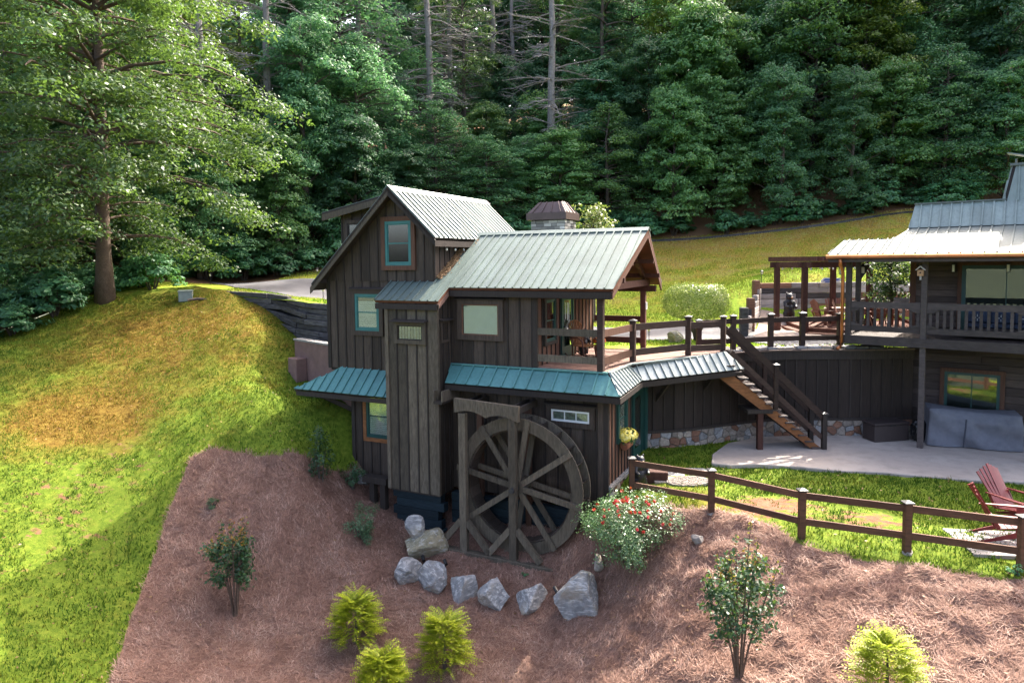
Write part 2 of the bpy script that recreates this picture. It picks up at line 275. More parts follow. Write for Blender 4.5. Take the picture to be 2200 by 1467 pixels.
# ------------------------------------------------------------------ mesh helpers
def link(name, me, parent=None, mat=None):
    o = bpy.data.objects.new(name, me); COL.objects.link(o)
    if parent is not None: o.parent = parent
    if mat is not None and me is not None and not me.materials: me.materials.append(mat)
    return o
def tag(o, label=None, cat=None, group=None, kind=None):
    if label: o['label'] = label
    if cat: o['category'] = cat
    if group: o['group'] = group
    if kind: o['kind'] = kind
    return o
def thing(name, label, cat, loc=(0, 0, 0), rz=0.0, group=None):
    o = bpy.data.objects.new(name, None); COL.objects.link(o); o.location = loc; o.rotation_euler = (0, 0, rz)
    o.empty_display_size = 0.2
    return tag(o, label, cat, group)
def copy_tree(o, parent=None):
    c = o.copy(); COL.objects.link(c); c.parent = parent
    for ch in list(o.children): copy_tree(ch, c)
    return c
def V3(*a): return Vector(a)
class MB:
    def __init__(s): s.v = []; s.f = []
    def add(s, vs, fs):
        n = len(s.v); s.v += [tuple(v) for v in vs]; s.f += [tuple(i + n for i in f) for f in fs]; return s
    def hexa(s, o, ex, ey, ez, x0, x1, y0, y1, z0, z1):
        o, ex, ey, ez = map(Vector, (o, ex, ey, ez))
        vs = [o + ex * x + ey * y + ez * z for z in (z0, z1) for y in (y0, y1) for x in (x0, x1)]
        return s.add(vs, [(0, 2, 3, 1), (4, 5, 7, 6), (0, 1, 5, 4), (2, 6, 7, 3), (0, 4, 6, 2), (1, 3, 7, 5)])
    def box(s, x0, x1, y0, y1, z0, z1): return s.hexa((0, 0, 0), (1, 0, 0), (0, 1, 0), (0, 0, 1), x0, x1, y0, y1, z0, z1)
    def bar(s, a, b, wd, ht, up=(0, 0, 1)):
        a, b = Vector(a), Vector(b); d = b - a; L = d.length; d.normalize()
        up = Vector(up)
        if abs(d.dot(up)) > 0.98: up = Vector((0, 1, 0))
        sd = d.cross(up).normalized(); u = sd.cross(d).normalized()
        return s.hexa(a, d, sd, u, 0, L, -wd / 2, wd / 2, -ht / 2, ht / 2)
    def prism(s, pts, ext):
        pts = [Vector(p) for p in pts]; e = Vector(ext); n = len(pts)
        nrm = Vector((0, 0, 0))
        for i in range(n): nrm += pts[i].cross(pts[(i + 1) % n])
        if nrm.dot(e) < 0: pts = pts[::-1]
        vs = pts + [p + e for p in pts]
        return s.add(vs, [tuple(range(n))[::-1], tuple(range(n, 2 * n))] + [(i, (i + 1) % n, (i + 1) % n + n, i + n) for i in range(n)])
    def tube(s, path, rad, n=8, cap=True):
        path = [Vector(p) for p in path]; k = len(path)
        if not hasattr(rad, '__len__'): rad = [rad] * k
        base = len(s.v); up = Vector((0.13, 0.21, 0.97)).normalized()
        for i, p in enumerate(path):
            d = (path[min(i + 1, k - 1)] - path[max(i - 1, 0)])
            d = d.normalized() if d.length > 1e-9 else Vector((0, 0, 1))
            a = d.cross(up)
            if a.length < 0.05: a = d.cross(Vector((1, 0, 0)))
            a.normalize(); b2 = d.cross(a)
            for j in range(n):
                t = 2 * math.pi * j / n; s.v.append(tuple(p + (a * math.cos(t) + b2 * math.sin(t)) * rad[i]))
        for i in range(k - 1):
            for j in range(n):
                j2 = (j + 1) % n; q = base + i * n
                s.f.append((q + j, q + j2, q + n + j2, q + n + j))
        if cap: s.f.append(tuple(base + j for j in range(n))[::-1]); s.f.append(tuple(base + (k - 1) * n + j for j in range(n)))
        return s
    def ball(s, c, r, seg=10, rings=6, sc=(1, 1, 1)):
        b = len(s.v); c = Vector(c)
        s.v.append(tuple(c + Vector((0, 0, r * sc[2]))))
        for i in range(1, rings):
            ph = math.pi * i / rings
            for j in range(seg):
                t = 2 * math.pi * j / seg
                s.v.append(tuple(c + Vector((r * sc[0] * math.sin(ph) * math.cos(t), r * sc[1] * math.sin(ph) * math.sin(t), r * sc[2] * math.cos(ph)))))
        s.v.append(tuple(c - Vector((0, 0, r * sc[2])))); e = len(s.v) - 1
        for j in range(seg):
            j2 = (j + 1) % seg; s.f.append((b, b + 1 + j, b + 1 + j2)); s.f.append((e, e - seg + j2, e - seg + j))
        for i in range(rings - 2):
            for j in range(seg):
                j2 = (j + 1) % seg; q = b + 1 + i * seg
                s.f.append((q + j, q + seg + j, q + seg + j2, q + j2))
        return s
    def mesh(s, name):
        me = bpy.data.meshes.new(name); me.from_pydata(s.v, [], s.f); me.update(); return me
    def build(s, name, mat, parent=None, smooth=False, bevel=0.0):
        me = s.mesh(name)
        if smooth: me.polygons.foreach_set('use_smooth', [True] * len(me.polygons))
        o = link(name, me, parent, mat)
        if bevel:
            b = o.modifiers.new('bevel', 'BEVEL'); b.width = bevel; b.segments = 1; b.limit_method = 'ANGLE'
        return o
def np_mesh(name, Vv, Ff, attrs=None):
    me = bpy.data.meshes.new(name); Vv = np.ascontiguousarray(Vv, np.float32); Ff = np.ascontiguousarray(Ff, np.int32); k = Ff.shape[1]
    me.vertices.add(len(Vv)); me.vertices.foreach_set('co', Vv.ravel())
    me.loops.add(Ff.size); me.loops.foreach_set('vertex_index', Ff.ravel())
    me.polygons.add(len(Ff)); me.polygons.foreach_set('loop_start', np.arange(0, Ff.size, k, dtype=np.int32))
    if hasattr(me.polygons[0], 'loop_total'):
        try: me.polygons.foreach_set('loop_total', np.full(len(Ff), k, np.int32))
        except Exception: pass
    for n, a in (attrs or {}).items():
        at = me.attributes.new(n, 'FLOAT', 'POINT'); at.data.foreach_set('value', np.ascontiguousarray(a, np.float32))
    me.update(calc_edges=True); return me
def clip(poly, ax, lo, hi):
    def half(p, keep, val):
        out = []
        for i in range(len(p)):
            a, b = p[i], p[(i + 1) % len(p)]; ia, ib = keep(a), keep(b)
            if ia: out.append(a)
            if ia != ib:
                t = (val - a[ax]) / (b[ax] - a[ax]); out.append((a[0] + t * (b[0] - a[0]), a[1] + t * (b[1] - a[1])))
        return out
    p = half(list(poly), lambda q: q[ax] >= lo - 1e-9, lo)
    if len(p) > 2: p = half(p, lambda q: q[ax] <= hi + 1e-9, hi)
    q = []
    for a in p:
        if not q or abs(a[0] - q[-1][0]) + abs(a[1] - q[-1][1]) > 1e-6: q.append(a)
    if len(q) > 2 and abs(q[0][0] - q[-1][0]) + abs(q[0][1] - q[-1][1]) < 1e-6: q.pop()
    return q if len(q) > 2 else []
def strips(parent, name, mat, o, ex, ey, ez, poly, wd, t, gap=0.0, rib=None, jit=0.0, ribname=None, ribmat=None, start=None, z0=0.0):
    """cut a flat polygon (ex, ey) into parallel pieces of width wd along ex, each an object of its own"""
    o, ex, ey, ez = map(Vector, (o, ex, ey, ez)); x0 = min(p[0] for p in poly) if start is None else start; x1 = max(p[0] for p in poly)
    k = 0; out = []
    while x0 + k * wd < x1 - 1e-3:
        a = x0 + k * wd; b = min(a + wd, x1); k += 1
        if b - a < 0.02: continue
        q = clip(poly, 0, a + gap / 2, b - gap / 2); mb = MB(); jz = random.uniform(-jit, jit)
        if q: mb.prism([o + ex * p[0] + ey * p[1] + ez * (z0 + jz) for p in q], ez * t)
        if rib:
            q2 = clip(poly, 0, a, min(a + rib[0], x1))
            if q2:
                r = mb if ribname is None else MB()
                r.prism([o + ex * p[0] + ey * p[1] + ez * (z0 + t * 0.9) for p in q2], ez * rib[1])
                if ribname: r.build(ribname, ribmat or mat, parent)
        if mb.v: out.append(mb.build(name, mat, parent))
    return out
def board_wall(parent, name, o, ex, ez, poly, mat, wd=0.35, batten=0.045, back=0.10):
    """vertical board and batten cladding; ex along the wall, ez outwards"""
    ex, ez = Vector(ex), Vector(ez)
    mb = MB(); mb.prism([Vector(o) + ex * p[0] + Vector((0, 0, p[1])) - ez * back for p in poly], ez * (back - 0.004))
    wl = mb.build(name, M['boardd'], parent)
    strips(wl, 'board', mat, o, ex, (0, 0, 1), ez, poly, wd, 0.022, gap=0.006, rib=(batten, 0.028), jit=0.003, ribname='batten', ribmat=M['boardd'])
    return wl
def metal_roof(parent, name, o, ex, ey, poly, mat, wd=0.27, edge=None):
    """standing-seam sheet metal; ex along the eave, ey up the slope"""
    ex, ey = Vector(ex).normalized(), Vector(ey).normalized(); ez = ex.cross(ey).normalized()
    mb = MB(); mb.prism([Vector(o) + ex * p[0] + ey * p[1] - ez * 0.10 for p in poly], ez * 0.085)
    rf = mb.build(name, edge or M['boardd'], parent)
    strips(rf, 'roof_panel', mat, o, ex, ey, ez, poly, wd, 0.012, rib=(0.04, 0.045), z0=-0.012)
    return rf
def window(parent, name, o, ex, ez, x0, x1, y0, y1, trim=0.11, frame=0.07, tm=None, fm=None, sash='double', inner='blind', cap=True, mull=0, gm=None, capw=0.14):
    o, ex, ez = Vector(o), Vector(ex), Vector(ez); up = Vector((0, 0, 1)); tm = tm or M['board']; fm = fm or M['teal']
    def ring(a0, a1, b0, b1, wdt, d0, d1, mat, nm, par):
        mb = MB()
        mb.hexa(o, ex, up, ez, a0, a1, b1 - wdt, b1, d0, d1); mb.hexa(o, ex, up, ez, a0, a1, b0, b0 + wdt, d0, d1)
        mb.hexa(o, ex, up, ez, a0, a0 + wdt, b0 + wdt, b1 - wdt, d0, d1); mb.hexa(o, ex, up, ez, a1 - wdt, a1, b0 + wdt, b1 - wdt, d0, d1)
        return mb.build(nm, mat, par)
    w = ring(x0, x1, y0, y1, trim, 0.0, 0.085, tm, name, parent)
    x0 += trim; x1 -= trim; y0 += trim; y1 -= trim
    ring(x0, x1, y0, y1, frame, 0.0, 0.07, fm, 'frame', w)
    x0 += frame; x1 -= frame; y0 += frame; y1 -= frame; ym = (y0 + y1) / 2
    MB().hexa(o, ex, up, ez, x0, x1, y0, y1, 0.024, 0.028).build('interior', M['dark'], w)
    if inner == 'blind':
        lo, hi = y0, y1 - (y1 - y0) * 0.14
        k = max(3, int((hi - lo) / 0.06))
        for i in range(k):
            za = lo + (hi - lo) * i / k
            MB().hexa(o, ex, up, ez, x0 + 0.02, x1 - 0.02, za, za + (hi - lo) / k * 0.9, 0.030, 0.033 + 0.003 * (i % 2)).build('blind_slat', M['blind'], w)
    elif inner:
        MB().hexa(o, ex, up, ez, x0 + 0.02, x1 - 0.02, y0, y1, 0.030, 0.034).build('shade', M[inner], w)
    panes = [(x0, x1, y0, y1)]
    if sash == 'double':
        ring(x0, x1, y0, ym + 0.02, 0.035, 0.036, 0.052, fm, 'sash', w); ring(x0, x1, ym - 0.02, y1, 0.035, 0.036, 0.046, fm, 'sash', w)
        panes = [(x0, x1, y0, ym), (x0, x1, ym, y1)]
    elif mull:
        for i in range(1, mull):
            xx = x0 + (x1 - x0) * i / mull; MB().hexa(o, ex, up, ez, xx - 0.015, xx + 0.015, y0, y1, 0.036, 0.060).build('mullion', fm, w)
        panes = [(x0 + (x1 - x0) * i / mull, x0 + (x1 - x0) * (i + 1) / mull, y0, y1) for i in range(mull)]
    for a, b, c, d in panes: MB().hexa(o, ex, up, ez, a, b, c, d, 0.0375, 0.0405).build('pane', gm or M['glass'], w)
    if cap:
        mb = MB(); mb.prism([o + ex * (x0 - trim - frame - 0.06) + up * (y1 + trim + frame + 0.002) + ez * d + up * h for d, h in ((0, 0), (capw, -0.02), (capw, 0.015), (0, 0.06))], ex * (x1 - x0 + 2 * trim + 2 * frame + 0.12)); mb.build('head_cap', M['boardd'], w)
    return w

# ------------------------------------------------------------------ foliage helpers
def leaves_mesh(name, P, Nn, size, asp=0.55, rng=RNG, fold=0.0):
    n = len(P); Nn = Nn / (np.linalg.norm(Nn, axis=1, keepdims=True) + 1e-9)
    rv = rng.normal(size=(n, 3)); d = np.cross(Nn, rv); d /= np.linalg.norm(d, axis=1, keepdims=True) + 1e-9; wv = np.cross(Nn, d)
    s = (size * rng.uniform(0.6, 1.35, n))[:, None] if np.isscalar(size) else size[:, None]
    Vv = np.empty((n, 4, 3)); Vv[:, 0] = P - d * s * 0.5; Vv[:, 1] = P + wv * s * asp * 0.5 + Nn * s * fold; Vv[:, 2] = P + d * s * 0.5; Vv[:, 3] = P - wv * s * asp * 0.5 + Nn * s * fold
    return np_mesh(name, Vv.reshape(-1, 3), np.arange(n * 4).reshape(n, 4))
def blob(rng, n, c, r):
    v = rng.normal(size=(n, 3)); v /= np.linalg.norm(v, axis=1, keepdims=True); v *= rng.uniform(0.25, 1, (n, 1)) ** 0.5
    return np.asarray(c) + v * np.asarray(r)
def crown(rng, H, h0, Rm, nb, leaf, per, droop=0.5, rise=0.25, flat=0.30, clus=0.55, prof=None, dens=2.3):
    """boughs spreading from the trunk, each carrying flattened sprays of leaves. returns leaf points, normals, bough paths"""
    Ps, Ns, paths = [], [], []
    for i in range(nb):
        t = (i + rng.uniform(0, 1)) / nb; h = h0 + (H - h0) * t
        pr = prof(t) if prof else (0.72 + 0.28 * math.sin(t * math.pi)) * (1 - t ** 4 * 0.75)
        L = Rm * pr * rng.uniform(0.62, 1.12); az = rng.uniform(0, 2 * math.pi)
        dx, dy = math.cos(az), math.sin(az); pts = []
        bend = rng.normal(0, 0.25)
        for k in range(6):
            q = k / 5; a2 = az + bend * q
            pts.append((math.cos(a2) * L * q, math.sin(a2) * L * q, h + L * (rise * q * (1.2 - 0.4 * t) + t * 0.35 * q) - L * droop * q ** 2.4))
        paths.append((pts, 0.022 * L + 0.012)); pts = np.array(pts)
        nc = max(3, int(L * dens))
        for c in range(nc):
            q = rng.uniform(0.28, 1.05); f = min(q, 0.999) * 5; k = int(f); base = pts[k] * (1 - (f - k)) + pts[min(k + 1, 5)] * (f - k)
            lat = rng.normal(0, 0.26 * L * (1.1 - q) + 0.25); side = np.array([-dy, dx, 0]) * lat
            cr = clus * rng.uniform(0.7, 1.35)
            c0 = base + side + np.array([0, 0, -abs(lat) * 0.25 + rng.normal(0, 0.12)])
            p = blob(rng, per, c0, (cr, cr, cr * flat)); off = p - c0
            p[:, 2] -= (off[:, 0] ** 2 + off[:, 1] ** 2) / cr * 0.35
            Ps.append(p); Ns.append(off * np.array([0.9, 0.9, 0.3]) / cr + np.array([0, 0, 0.75]) + rng.normal(0, 0.38, (per, 3)))
    return np.concatenate(Ps), np.concatenate(Ns), paths
def lobed(rng, H, h0, Rm, nl, per, ncl=26, clus=0.5):
    """broadleaf crown built of rounded lobes of different size, leaf sprays over each lobe"""
    Ps, Ns, paths = [], [], []
    for i in range(nl):
        t = (i + rng.uniform(0, 1)) / nl; z = h0 + (H - h0) * (0.06 + 0.88 * t); a = i * 2.4 + rng.uniform(-0.5, 0.5); env = Rm * math.sin(min(1.0, 0.30 + t * 0.95) * math.pi) ** 0.55 if t < 0.72 else Rm * (1.02 - t) ** 0.5 * 1.25
        env = max(env, 0.3); d = env * rng.uniform(0.35, 0.72); lr = (Rm * 0.42) * rng.uniform(0.7, 1.25) * (1 - 0.25 * t); c = np.array([math.cos(a) * d, math.sin(a) * d, z]); paths.append(([(0, 0, z - d * 0.7), (c[0] * 0.4, c[1] * 0.4, z - d * 0.35), (c[0] * 0.7, c[1] * 0.7, z - d * 0.15), tuple(c), tuple(c + np.array([0, 0, lr * 0.3]))], 0.02 * Rm))
        for k in range(ncl):
            v = rng.normal(size=3); v /= np.linalg.norm(v)
            if v[2] < -0.35: v[2] *= -0.6
            cr = clus * rng.uniform(0.6, 1.3); c0 = c + v * lr * rng.uniform(0.75, 1.08) * np.array([1, 1, 0.8]); p = blob(rng, per, c0, (cr, cr, cr * 0.42)); off = p - c0; p[:, 2] -= (off[:, 0] ** 2 + off[:, 1] ** 2) / cr * 0.3
            Ps.append(p); Ns.append(off * np.array([0.9, 0.9, 0.3]) / cr + v * 0.45 + np.array([0, 0, 0.6]) + rng.normal(0, 0.4, (per, 3)))
    P = np.concatenate(Ps); Nn = np.concatenate(Ns); g = P[:, 2] > 0.05; return P[g], Nn[g], paths
def trunk_mesh(name, H, r, paths=None, lean=(0, 0), n=9, wob=0.12, seed=1, flare=1.5):
    rg = random.Random(seed); mb = MB(); pts = []; rad = []
    for k in range(9):
        q = k / 8; pts.append((lean[0] * q + wob * rg.uniform(-1, 1) * q, lean[1] * q + wob * rg.uniform(-1, 1) * q, -0.4 + (H + 0.4) * q)); rad.append(r * (1 - 0.82 * q) * (flare if k == 0 else 1.0))
    mb.tube(pts, rad, n)
    for p, rr in paths or []:
        mb.tube(p[:5], [rr, rr * 0.8, rr * 0.6, rr * 0.42, rr * 0.2], 5, cap=False)
    me = mb.mesh(name); me.polygons.foreach_set('use_smooth', [True] * len(me.polygons)); return me
def rock(name, dims, seed, mat, loc, rz=0.0, parent=None, nplanes=9, sub=4, tilt=(0, 0), keep=0.50):
    rg = random.Random(seed); bm = bmesh.new(); bmesh.ops.create_icosphere(bm, subdivisions=sub, radius=1.0)
    pl = []
    for _ in range(nplanes):
        n = Vector((rg.gauss(0, 1), rg.gauss(0, 1), rg.gauss(0, 0.8))).normalized(); pl.append((n, rg.uniform(keep, 0.80)))
    for v in bm.verts:
        p = v.co.copy()
        for n, d in pl:
            k = p.dot(n)
            if k > d: p -= n * (k - d)
        p *= 1 + 0.10 * mnoise.noise(v.co * 1.6 + Vector((seed, 0, 0))) + 0.05 * mnoise.noise(v.co * 4 + Vector((seed, 3, 0))) + 0.02 * mnoise.noise(v.co * 11 + Vector((seed, 3, 7)))
        v.co = Vector((p.x * dims[0] / 2, p.y * dims[1] / 2, p.z * dims[2] / 2))
    me = bpy.data.meshes.new(name); bm.to_mesh(me); bm.free()
    o = link(name, me, parent, mat); o.location = loc; o.rotation_euler = (tilt[0], tilt[1], rz); return o

# ------------------------------------------------------------------ terrain: survey points (x, y, z) of the lower garden and of the upper drive and hillside
LO= [(-10.43,13.3,-2.2),(-8.5,14,-2.67),(-6.24,14.5,-3.02),(-3.21,14.7,-3.18),(-0.09,14.7,-3.21),(2.33,13.6,-2.53),(4.25,12.2,-1.66),(6.45,11.5,-1.23),(8.58,11.1,-1),(-12.99,16.8,-1.16),(-15.14,19.8,0.34),(-17.68,23.3,1.75),(-20.37,27,3.1),(-10.41,17.4,-1.46),(-12.13,20.5,0.1),(-14.14,24.1,1.56),(-16.58,28.5,3.66),(-18.51,31,4.61),(-8.14,16.4,-2.22),(-9.22,18.8,-0.75),(-10.31,21.2,0.61),(-12.05,25,2.22),(-13.89,29,3.79),(-14.9,31.2,4.67),(-7.83,20.4,0.08),(-8.82,23.2,1.68),(-10.18,27,3.37),(-12.48,30.5,4.68),(-6.11,18.9,-0.82),(-6.99,20.9,0.51),(-5.68,17.4,-2.13),(-5.99,21.4,-0.39),(-5.25,22.2,-0.68),(-3.9,21.2,-1.66),(-2.2,20.4,-1.93),(-2.16,19.3,-2.11),(-1.39,18.9,-2.15),(-0.07,18.3,-2.1),(1.16,17.6,-2.07),(-1.29,17.3,-2.63),(1.51,16.1,-2.45),(-3.79,15.7,-2.93),(-7.08,16.6,-2.63),(2.57,16.4,-1.74),(-9.79,28.6,3.58),(-10.89,29.5,4.12),(-8.3,26.2,2.17),(-7.49,24.6,1.39),(-12.77,30.7,4.8),(3.64,15.1,-1.12),(5.63,13.5,-0.86),(7.98,12.7,-0.47),(3.17,18.02,-0.1),(4.84,16.41,-0.06),(6.47,15.01,-0.08),(8.34,14.15,-0.08),(10.2,13.36,-0.08),(-5.56,23.2,0.95),(6,18,-0.03),(9,19,-0.03),(12,18,-0.03),(10.5,16,-0.03),(13,15,-0.03),(15,17,-0.03),(14,21,-0.03),(8,22.5,-0.03),(12,24,-0.03),(17,14,-0.03),(16,20,-0.03),(20,16,-0.03),(5.5,21,-0.03),(2.75,18.55,-0.68),(2.3,18.2,-0.85),(3.05,19.2,-0.42),(3.5,20.4,-0.12),(-13,9,-3.2),(0,9,-4.2),(8,8,-2.2),(-20,14,-1.5),(-20,26,3),(16,9,-1.2),(-4,24,0),(0,22,0),(-9.5,26,2.4),(-6,28,2)]
UP= [(-16.34,40,5.09),(-11.25,33,4.81),(-7.92,29,4.62),(-11.64,38,5.26),(-10.23,30,4.65),(-7.38,27,4.51),(-13.09,32,4.92),(4.27,25,3.18),(6.63,25.5,3.1),(6.36,31,3.06),(10.68,26,2.94),(10.26,30,3),(8.96,41,5.02),(10.4,50,7.58),(16.68,49,7.95),(22.84,48,8.66),(27.13,47,9.26),(12.62,37,5.09),(20.72,38,5.75),(0.05,50,7.92),(-6.47,48,7.6),(-12.85,42,5.64),(-20.69,38,5.48),(8.37,35,3.75),(32.79,46,9.16),(26.97,36,5.95),(-20.4,27.2,3.15),(-21.5,25,2.6),(-23,22,1.6),(-19.5,30.5,4.45),(-26,20,1.8),(-26,27,3.4),(-24,31,4.3),(-22,34,4.8),(-32,40,5.5),(-45,30,5),(-30,25,3.2),(0,30,3.4),(4,26,3.1),(8,27,3.05),(13,27,3.05),(12,29.2,3.05),(15,30.5,3.05),(18,31,3.1),(21,30,3.1),(13.2,31.6,3.1),(18,32,3.12),(22,31.5,3.2),(12.6,33.4,4.9),(17,33.8,5.05),(22,33.2,5.2),(9,30.2,3.15),(10.2,32.6,4.1),(10.6,29,3.05),(11.2,34.5,4.9),(20,26,3.3),(28,30,5),(-5,29,3.9),(-10,60,12),(10,60,13.5),(30,60,16),(-35,60,12),(50,55,16),(0,80,21),(35,80,25),(-40,80,20),(0,110,30),(60,100,34),(-60,100,26),(-1,24.5,3.2)]
class TPS:
    def __init__(s, pts, lam=0.02):
        P = np.array(pts, float); s.p = P[:, :2]; n = len(P)
        K = s.k(np.linalg.norm(s.p[:, None] - s.p[None], axis=2)) + lam * np.eye(n)
        A = np.zeros((n + 3, n + 3)); A[:n, :n] = K; A[:n, n] = 1; A[:n, n + 1:] = s.p; A[n, :n] = 1; A[n + 1:, :n] = s.p.T
        s.w = np.linalg.solve(A, np.r_[P[:, 2], 0, 0, 0])
    def k(s, r): return np.where(r > 1e-9, r * r * np.log(np.maximum(r, 1e-9)), 0)
    def __call__(s, x, y):
        x = np.asarray(x, float); shp = x.shape; q = np.stack([x.ravel(), np.asarray(y, float).ravel()], 1); n = len(s.p); out = np.empty(len(q))
        for i in range(0, len(q), 20000):
            c = q[i:i + 20000]; out[i:i + 20000] = s.k(np.linalg.norm(c[:, None] - s.p[None], axis=2)) @ s.w[:n] + s.w[n] + c @ s.w[n + 1:]
        return out.reshape(shp)
TL, TU = TPS(LO), TPS(UP)
def zl(x, y): return float(TL(np.array([x]), np.array([y]))[0])
def zu(x, y): return float(TU(np.array([x]), np.array([y]))[0])

TH = R(26.14); TH2 = R(38.36)
MILL = Vector((2.599, 18.6, 0)); HOUSE = Vector((13.17, 21.66, 0))
def mw(u, v, z=0.0): return Vector((MILL.x + u * math.cos(TH) + v * math.sin(TH), MILL.y - u * math.sin(TH) + v * math.cos(TH), z))
def hw(a, b, z=0.0): return Vector((HOUSE.x + a * math.cos(TH2) + b * math.sin(TH2), HOUSE.y - a * math.sin(TH2) + b * math.cos(TH2), z))

WALL = [(4.18, 21.85), (5.5, 22.1), (7.0, 22.7), (8.7, 23.35), (10.3, 23.5), (11.9, 23.4), (13.9, 23.5)]
YB = np.array([(-70, 10), (-24, 20), (-21.5, 28), (-19, 31.7), (-15, 32.3), (-12.9, 31.0), (-10.2, 29.5), (-8.4, 27.6), (-7.2, 26.8), (-5.2, 25.8), (0, 24.3), (3.4, 23.2),
               (4.3, 22.0), (5.5, 22.25), (7.0, 22.85), (8.7, 23.5), (10.3, 23.65), (11.9, 23.55), (14, 23.75), (17, 25), (70, 20)])
def yb(x): return np.interp(x, YB[:, 0], YB[:, 1])
def seg_dist(x, y, poly):
    d = np.full(x.shape, 1e9)
    for (x0, y0), (x1, y1) in zip(poly[:-1], poly[1:]):
        dx, dy = x1 - x0, y1 - y0; t = np.clip(((x - x0) * dx + (y - y0) * dy) / (dx * dx + dy * dy), 0, 1)
        d = np.minimum(d, np.hypot(x - x0 - t * dx, y - y0 - t * dy))
    return d
def inside(x, y, poly):
    r = np.zeros(x.shape, bool); n = len(poly)
    for i in range(n):
        x0, y0 = poly[i]; x1, y1 = poly[(i + 1) % n]
        if y0 == y1: continue
        c = ((y0 > y) != (y1 > y)) & (x < (x1 - x0) * (y - y0) / (y1 - y0) + x0); r ^= c
    return r
MULCH = [(-7.6, 8), (-8.2, 12), (-8.62, 13.97), (-9.13, 15.7), (-9.48, 17.47), (-9.77, 19.12), (-9.9, 20.6), (-9.4, 20.95), (-8.2, 20.75), (-7.15, 20.55), (-6.12, 21.35), (-5.2, 22.3), (-3, 23), (0, 21),
         (2.6, 18.2), (3.1, 17.5), (3.79, 17.25), (4.4, 16.82), (5.22, 16.4), (5.93, 15.8), (6.24, 15.01), (6.6, 14.65), (7.19, 14.18), (8.14, 13.77), (9.09, 13.31), (10.4, 13.0), (14, 12.4), (22, 12), (22, 8)]
def zones(x, y):
    ins = inside(x, y, MULCH); d = seg_dist(x, y, MULCH[2:]); sd = np.where(ins, d, -d)
    mulch = np.clip(0.5 + sd * 0.9, 0, 1)
    g1 = np.exp(-(((x + 14) / 5.5) ** 2 + ((y - 28.0) / 4.2) ** 2)); g2 = np.exp(-(((x + 14.5) / 2.2) ** 2 + ((y - 22.5) / 1.5) ** 2)) * 0.8
    dry = np.clip(0.50 * g1 + g2 + 0.12 + 0.22 * np.exp(-((x - 4.5) ** 2 + (y - 17.2) ** 2) / 1.2), 0, 1)
    dry *= np.where(x > -8.5, np.where(x < 0, 0.25, np.where(x > 5.6, 0.15, 1.0)), 1.0)
    bare = 0.24 * np.exp(-(((x + 12.5) / 4.0) ** 2 + ((y - 19.0) / 4.5) ** 2)) + 0.10 + 0.45 * np.exp(-(((x - 6.3) / 1.6) ** 2 + ((y - 16.6) / 1.1) ** 2)) + 0.36 * np.exp(-(((x - 8.6) / 1.2) ** 2 + ((y - 15.6) / 0.8) ** 2))
    bare -= 0.3 * np.exp(-(((x + 7.5) / 2.0) ** 2 + ((y - 23) / 2.5) ** 2))
    return mulch, dry, np.clip(bare, 0, 1)
NZ = lambda x, y, s, o=0.0: mnoise.noise(Vector((x * s + o, y * s, o)))
def bumps(x, y, mulch):
    out = np.empty(len(x))
    for i in range(len(x)):
        a, b = x[i], y[i]
        k = 0.05 * NZ(a, b, 1.3) + 0.02 * NZ(a, b, 4.0, 5)
        if mulch[i] > 0.5: k += (0.05 if a < 1.5 else 0.11) * NZ(a, b, 2.4, 9) + 0.04 * NZ(a, b, 6.5, 3)
        out[i] = k
    return out
def sheet(name, xs, nrow, y0f, y1f, T, mat, kind='structure', dz=0.0, bump_fn=None, power=1.0):
    nx = len(xs); X = np.repeat(xs[:, None], nrow, 1); t = (np.linspace(0, 1, nrow) ** power)[None]
    Y = y0f(xs)[:, None] * (1 - t) + y1f(xs)[:, None] * t; Z = T(X, Y) + dz
    x, y, z = X.ravel(), Y.ravel(), Z.ravel(); mu, dr, ba = zones(x, y)
    if bump_fn is not None: z = z + bump_fn(x, y, mu)
    i = np.arange(nx * nrow).reshape(nx, nrow); F = np.stack([i[:-1, :-1], i[1:, :-1], i[1:, 1:], i[:-1, 1:]], -1).reshape(-1, 4)
    return x, y, z, F, mu, dr, ba
xs = np.arange(-26, 24.01, 0.15)
x, y, z, F, mu, dr, ba = sheet('garden', xs, 190, lambda v: np.full(v.shape, 6.0), lambda v: yb(v) + 0.2, TL, None, bump_fn=bumps)
# keep the terrace level where the patio slab lies
gl = link('garden_ground', np_mesh('garden_ground', np.stack([x, y, z], 1), F, {'mulch': mu, 'dry': dr, 'bare': ba, 'leaf': np.zeros(len(x))}), None, M['ground'])
gl.data.polygons.foreach_set('use_smooth', [True] * len(gl.data.polygons)); tag(gl, kind='structure')
def edgeY(v): return np.interp(v, [-60, -26, -21, -14, -6, 0, 10, 27, 45, 70], [26, 33, 38.0, 41.0, 46.0, 50.0, 50.3, 47.3, 45, 40])
xs2 = np.arange(-70, 70.01, 0.7)
x, y, z, F, mu, dr, ba = sheet('hill', xs2, 130, yb, lambda v: np.full(v.shape, 115.0), TU, None, power=1.7)
lf = np.clip((y - edgeY(x) + np.where(x < -8, 1.6, 0)) / 1.5 + 0.35, 0, 1); lf = np.maximum(lf, np.clip((-19 - x) / 3, 0, 1))
dr2 = np.clip(0.26 + (y - 36) * 0.024, 0.08, 0.55)
gu = link('hillside', np_mesh('hillside', np.stack([x, y, z], 1), F, {'mulch': np.zeros(len(x)), 'dry': dr2, 'bare': np.full(len(x), 0.12), 'leaf': lf}), None, M['banklit'])
gu.data.polygons.foreach_set('use_smooth', [True] * len(gu.data.polygons)); tag(gu, kind='structure')
mb = MB(); mb.add([(-900, -900, -7), (900, -900, -7), (900, 900, -7), (-900, 900, -7)], [(0, 1, 2, 3)])
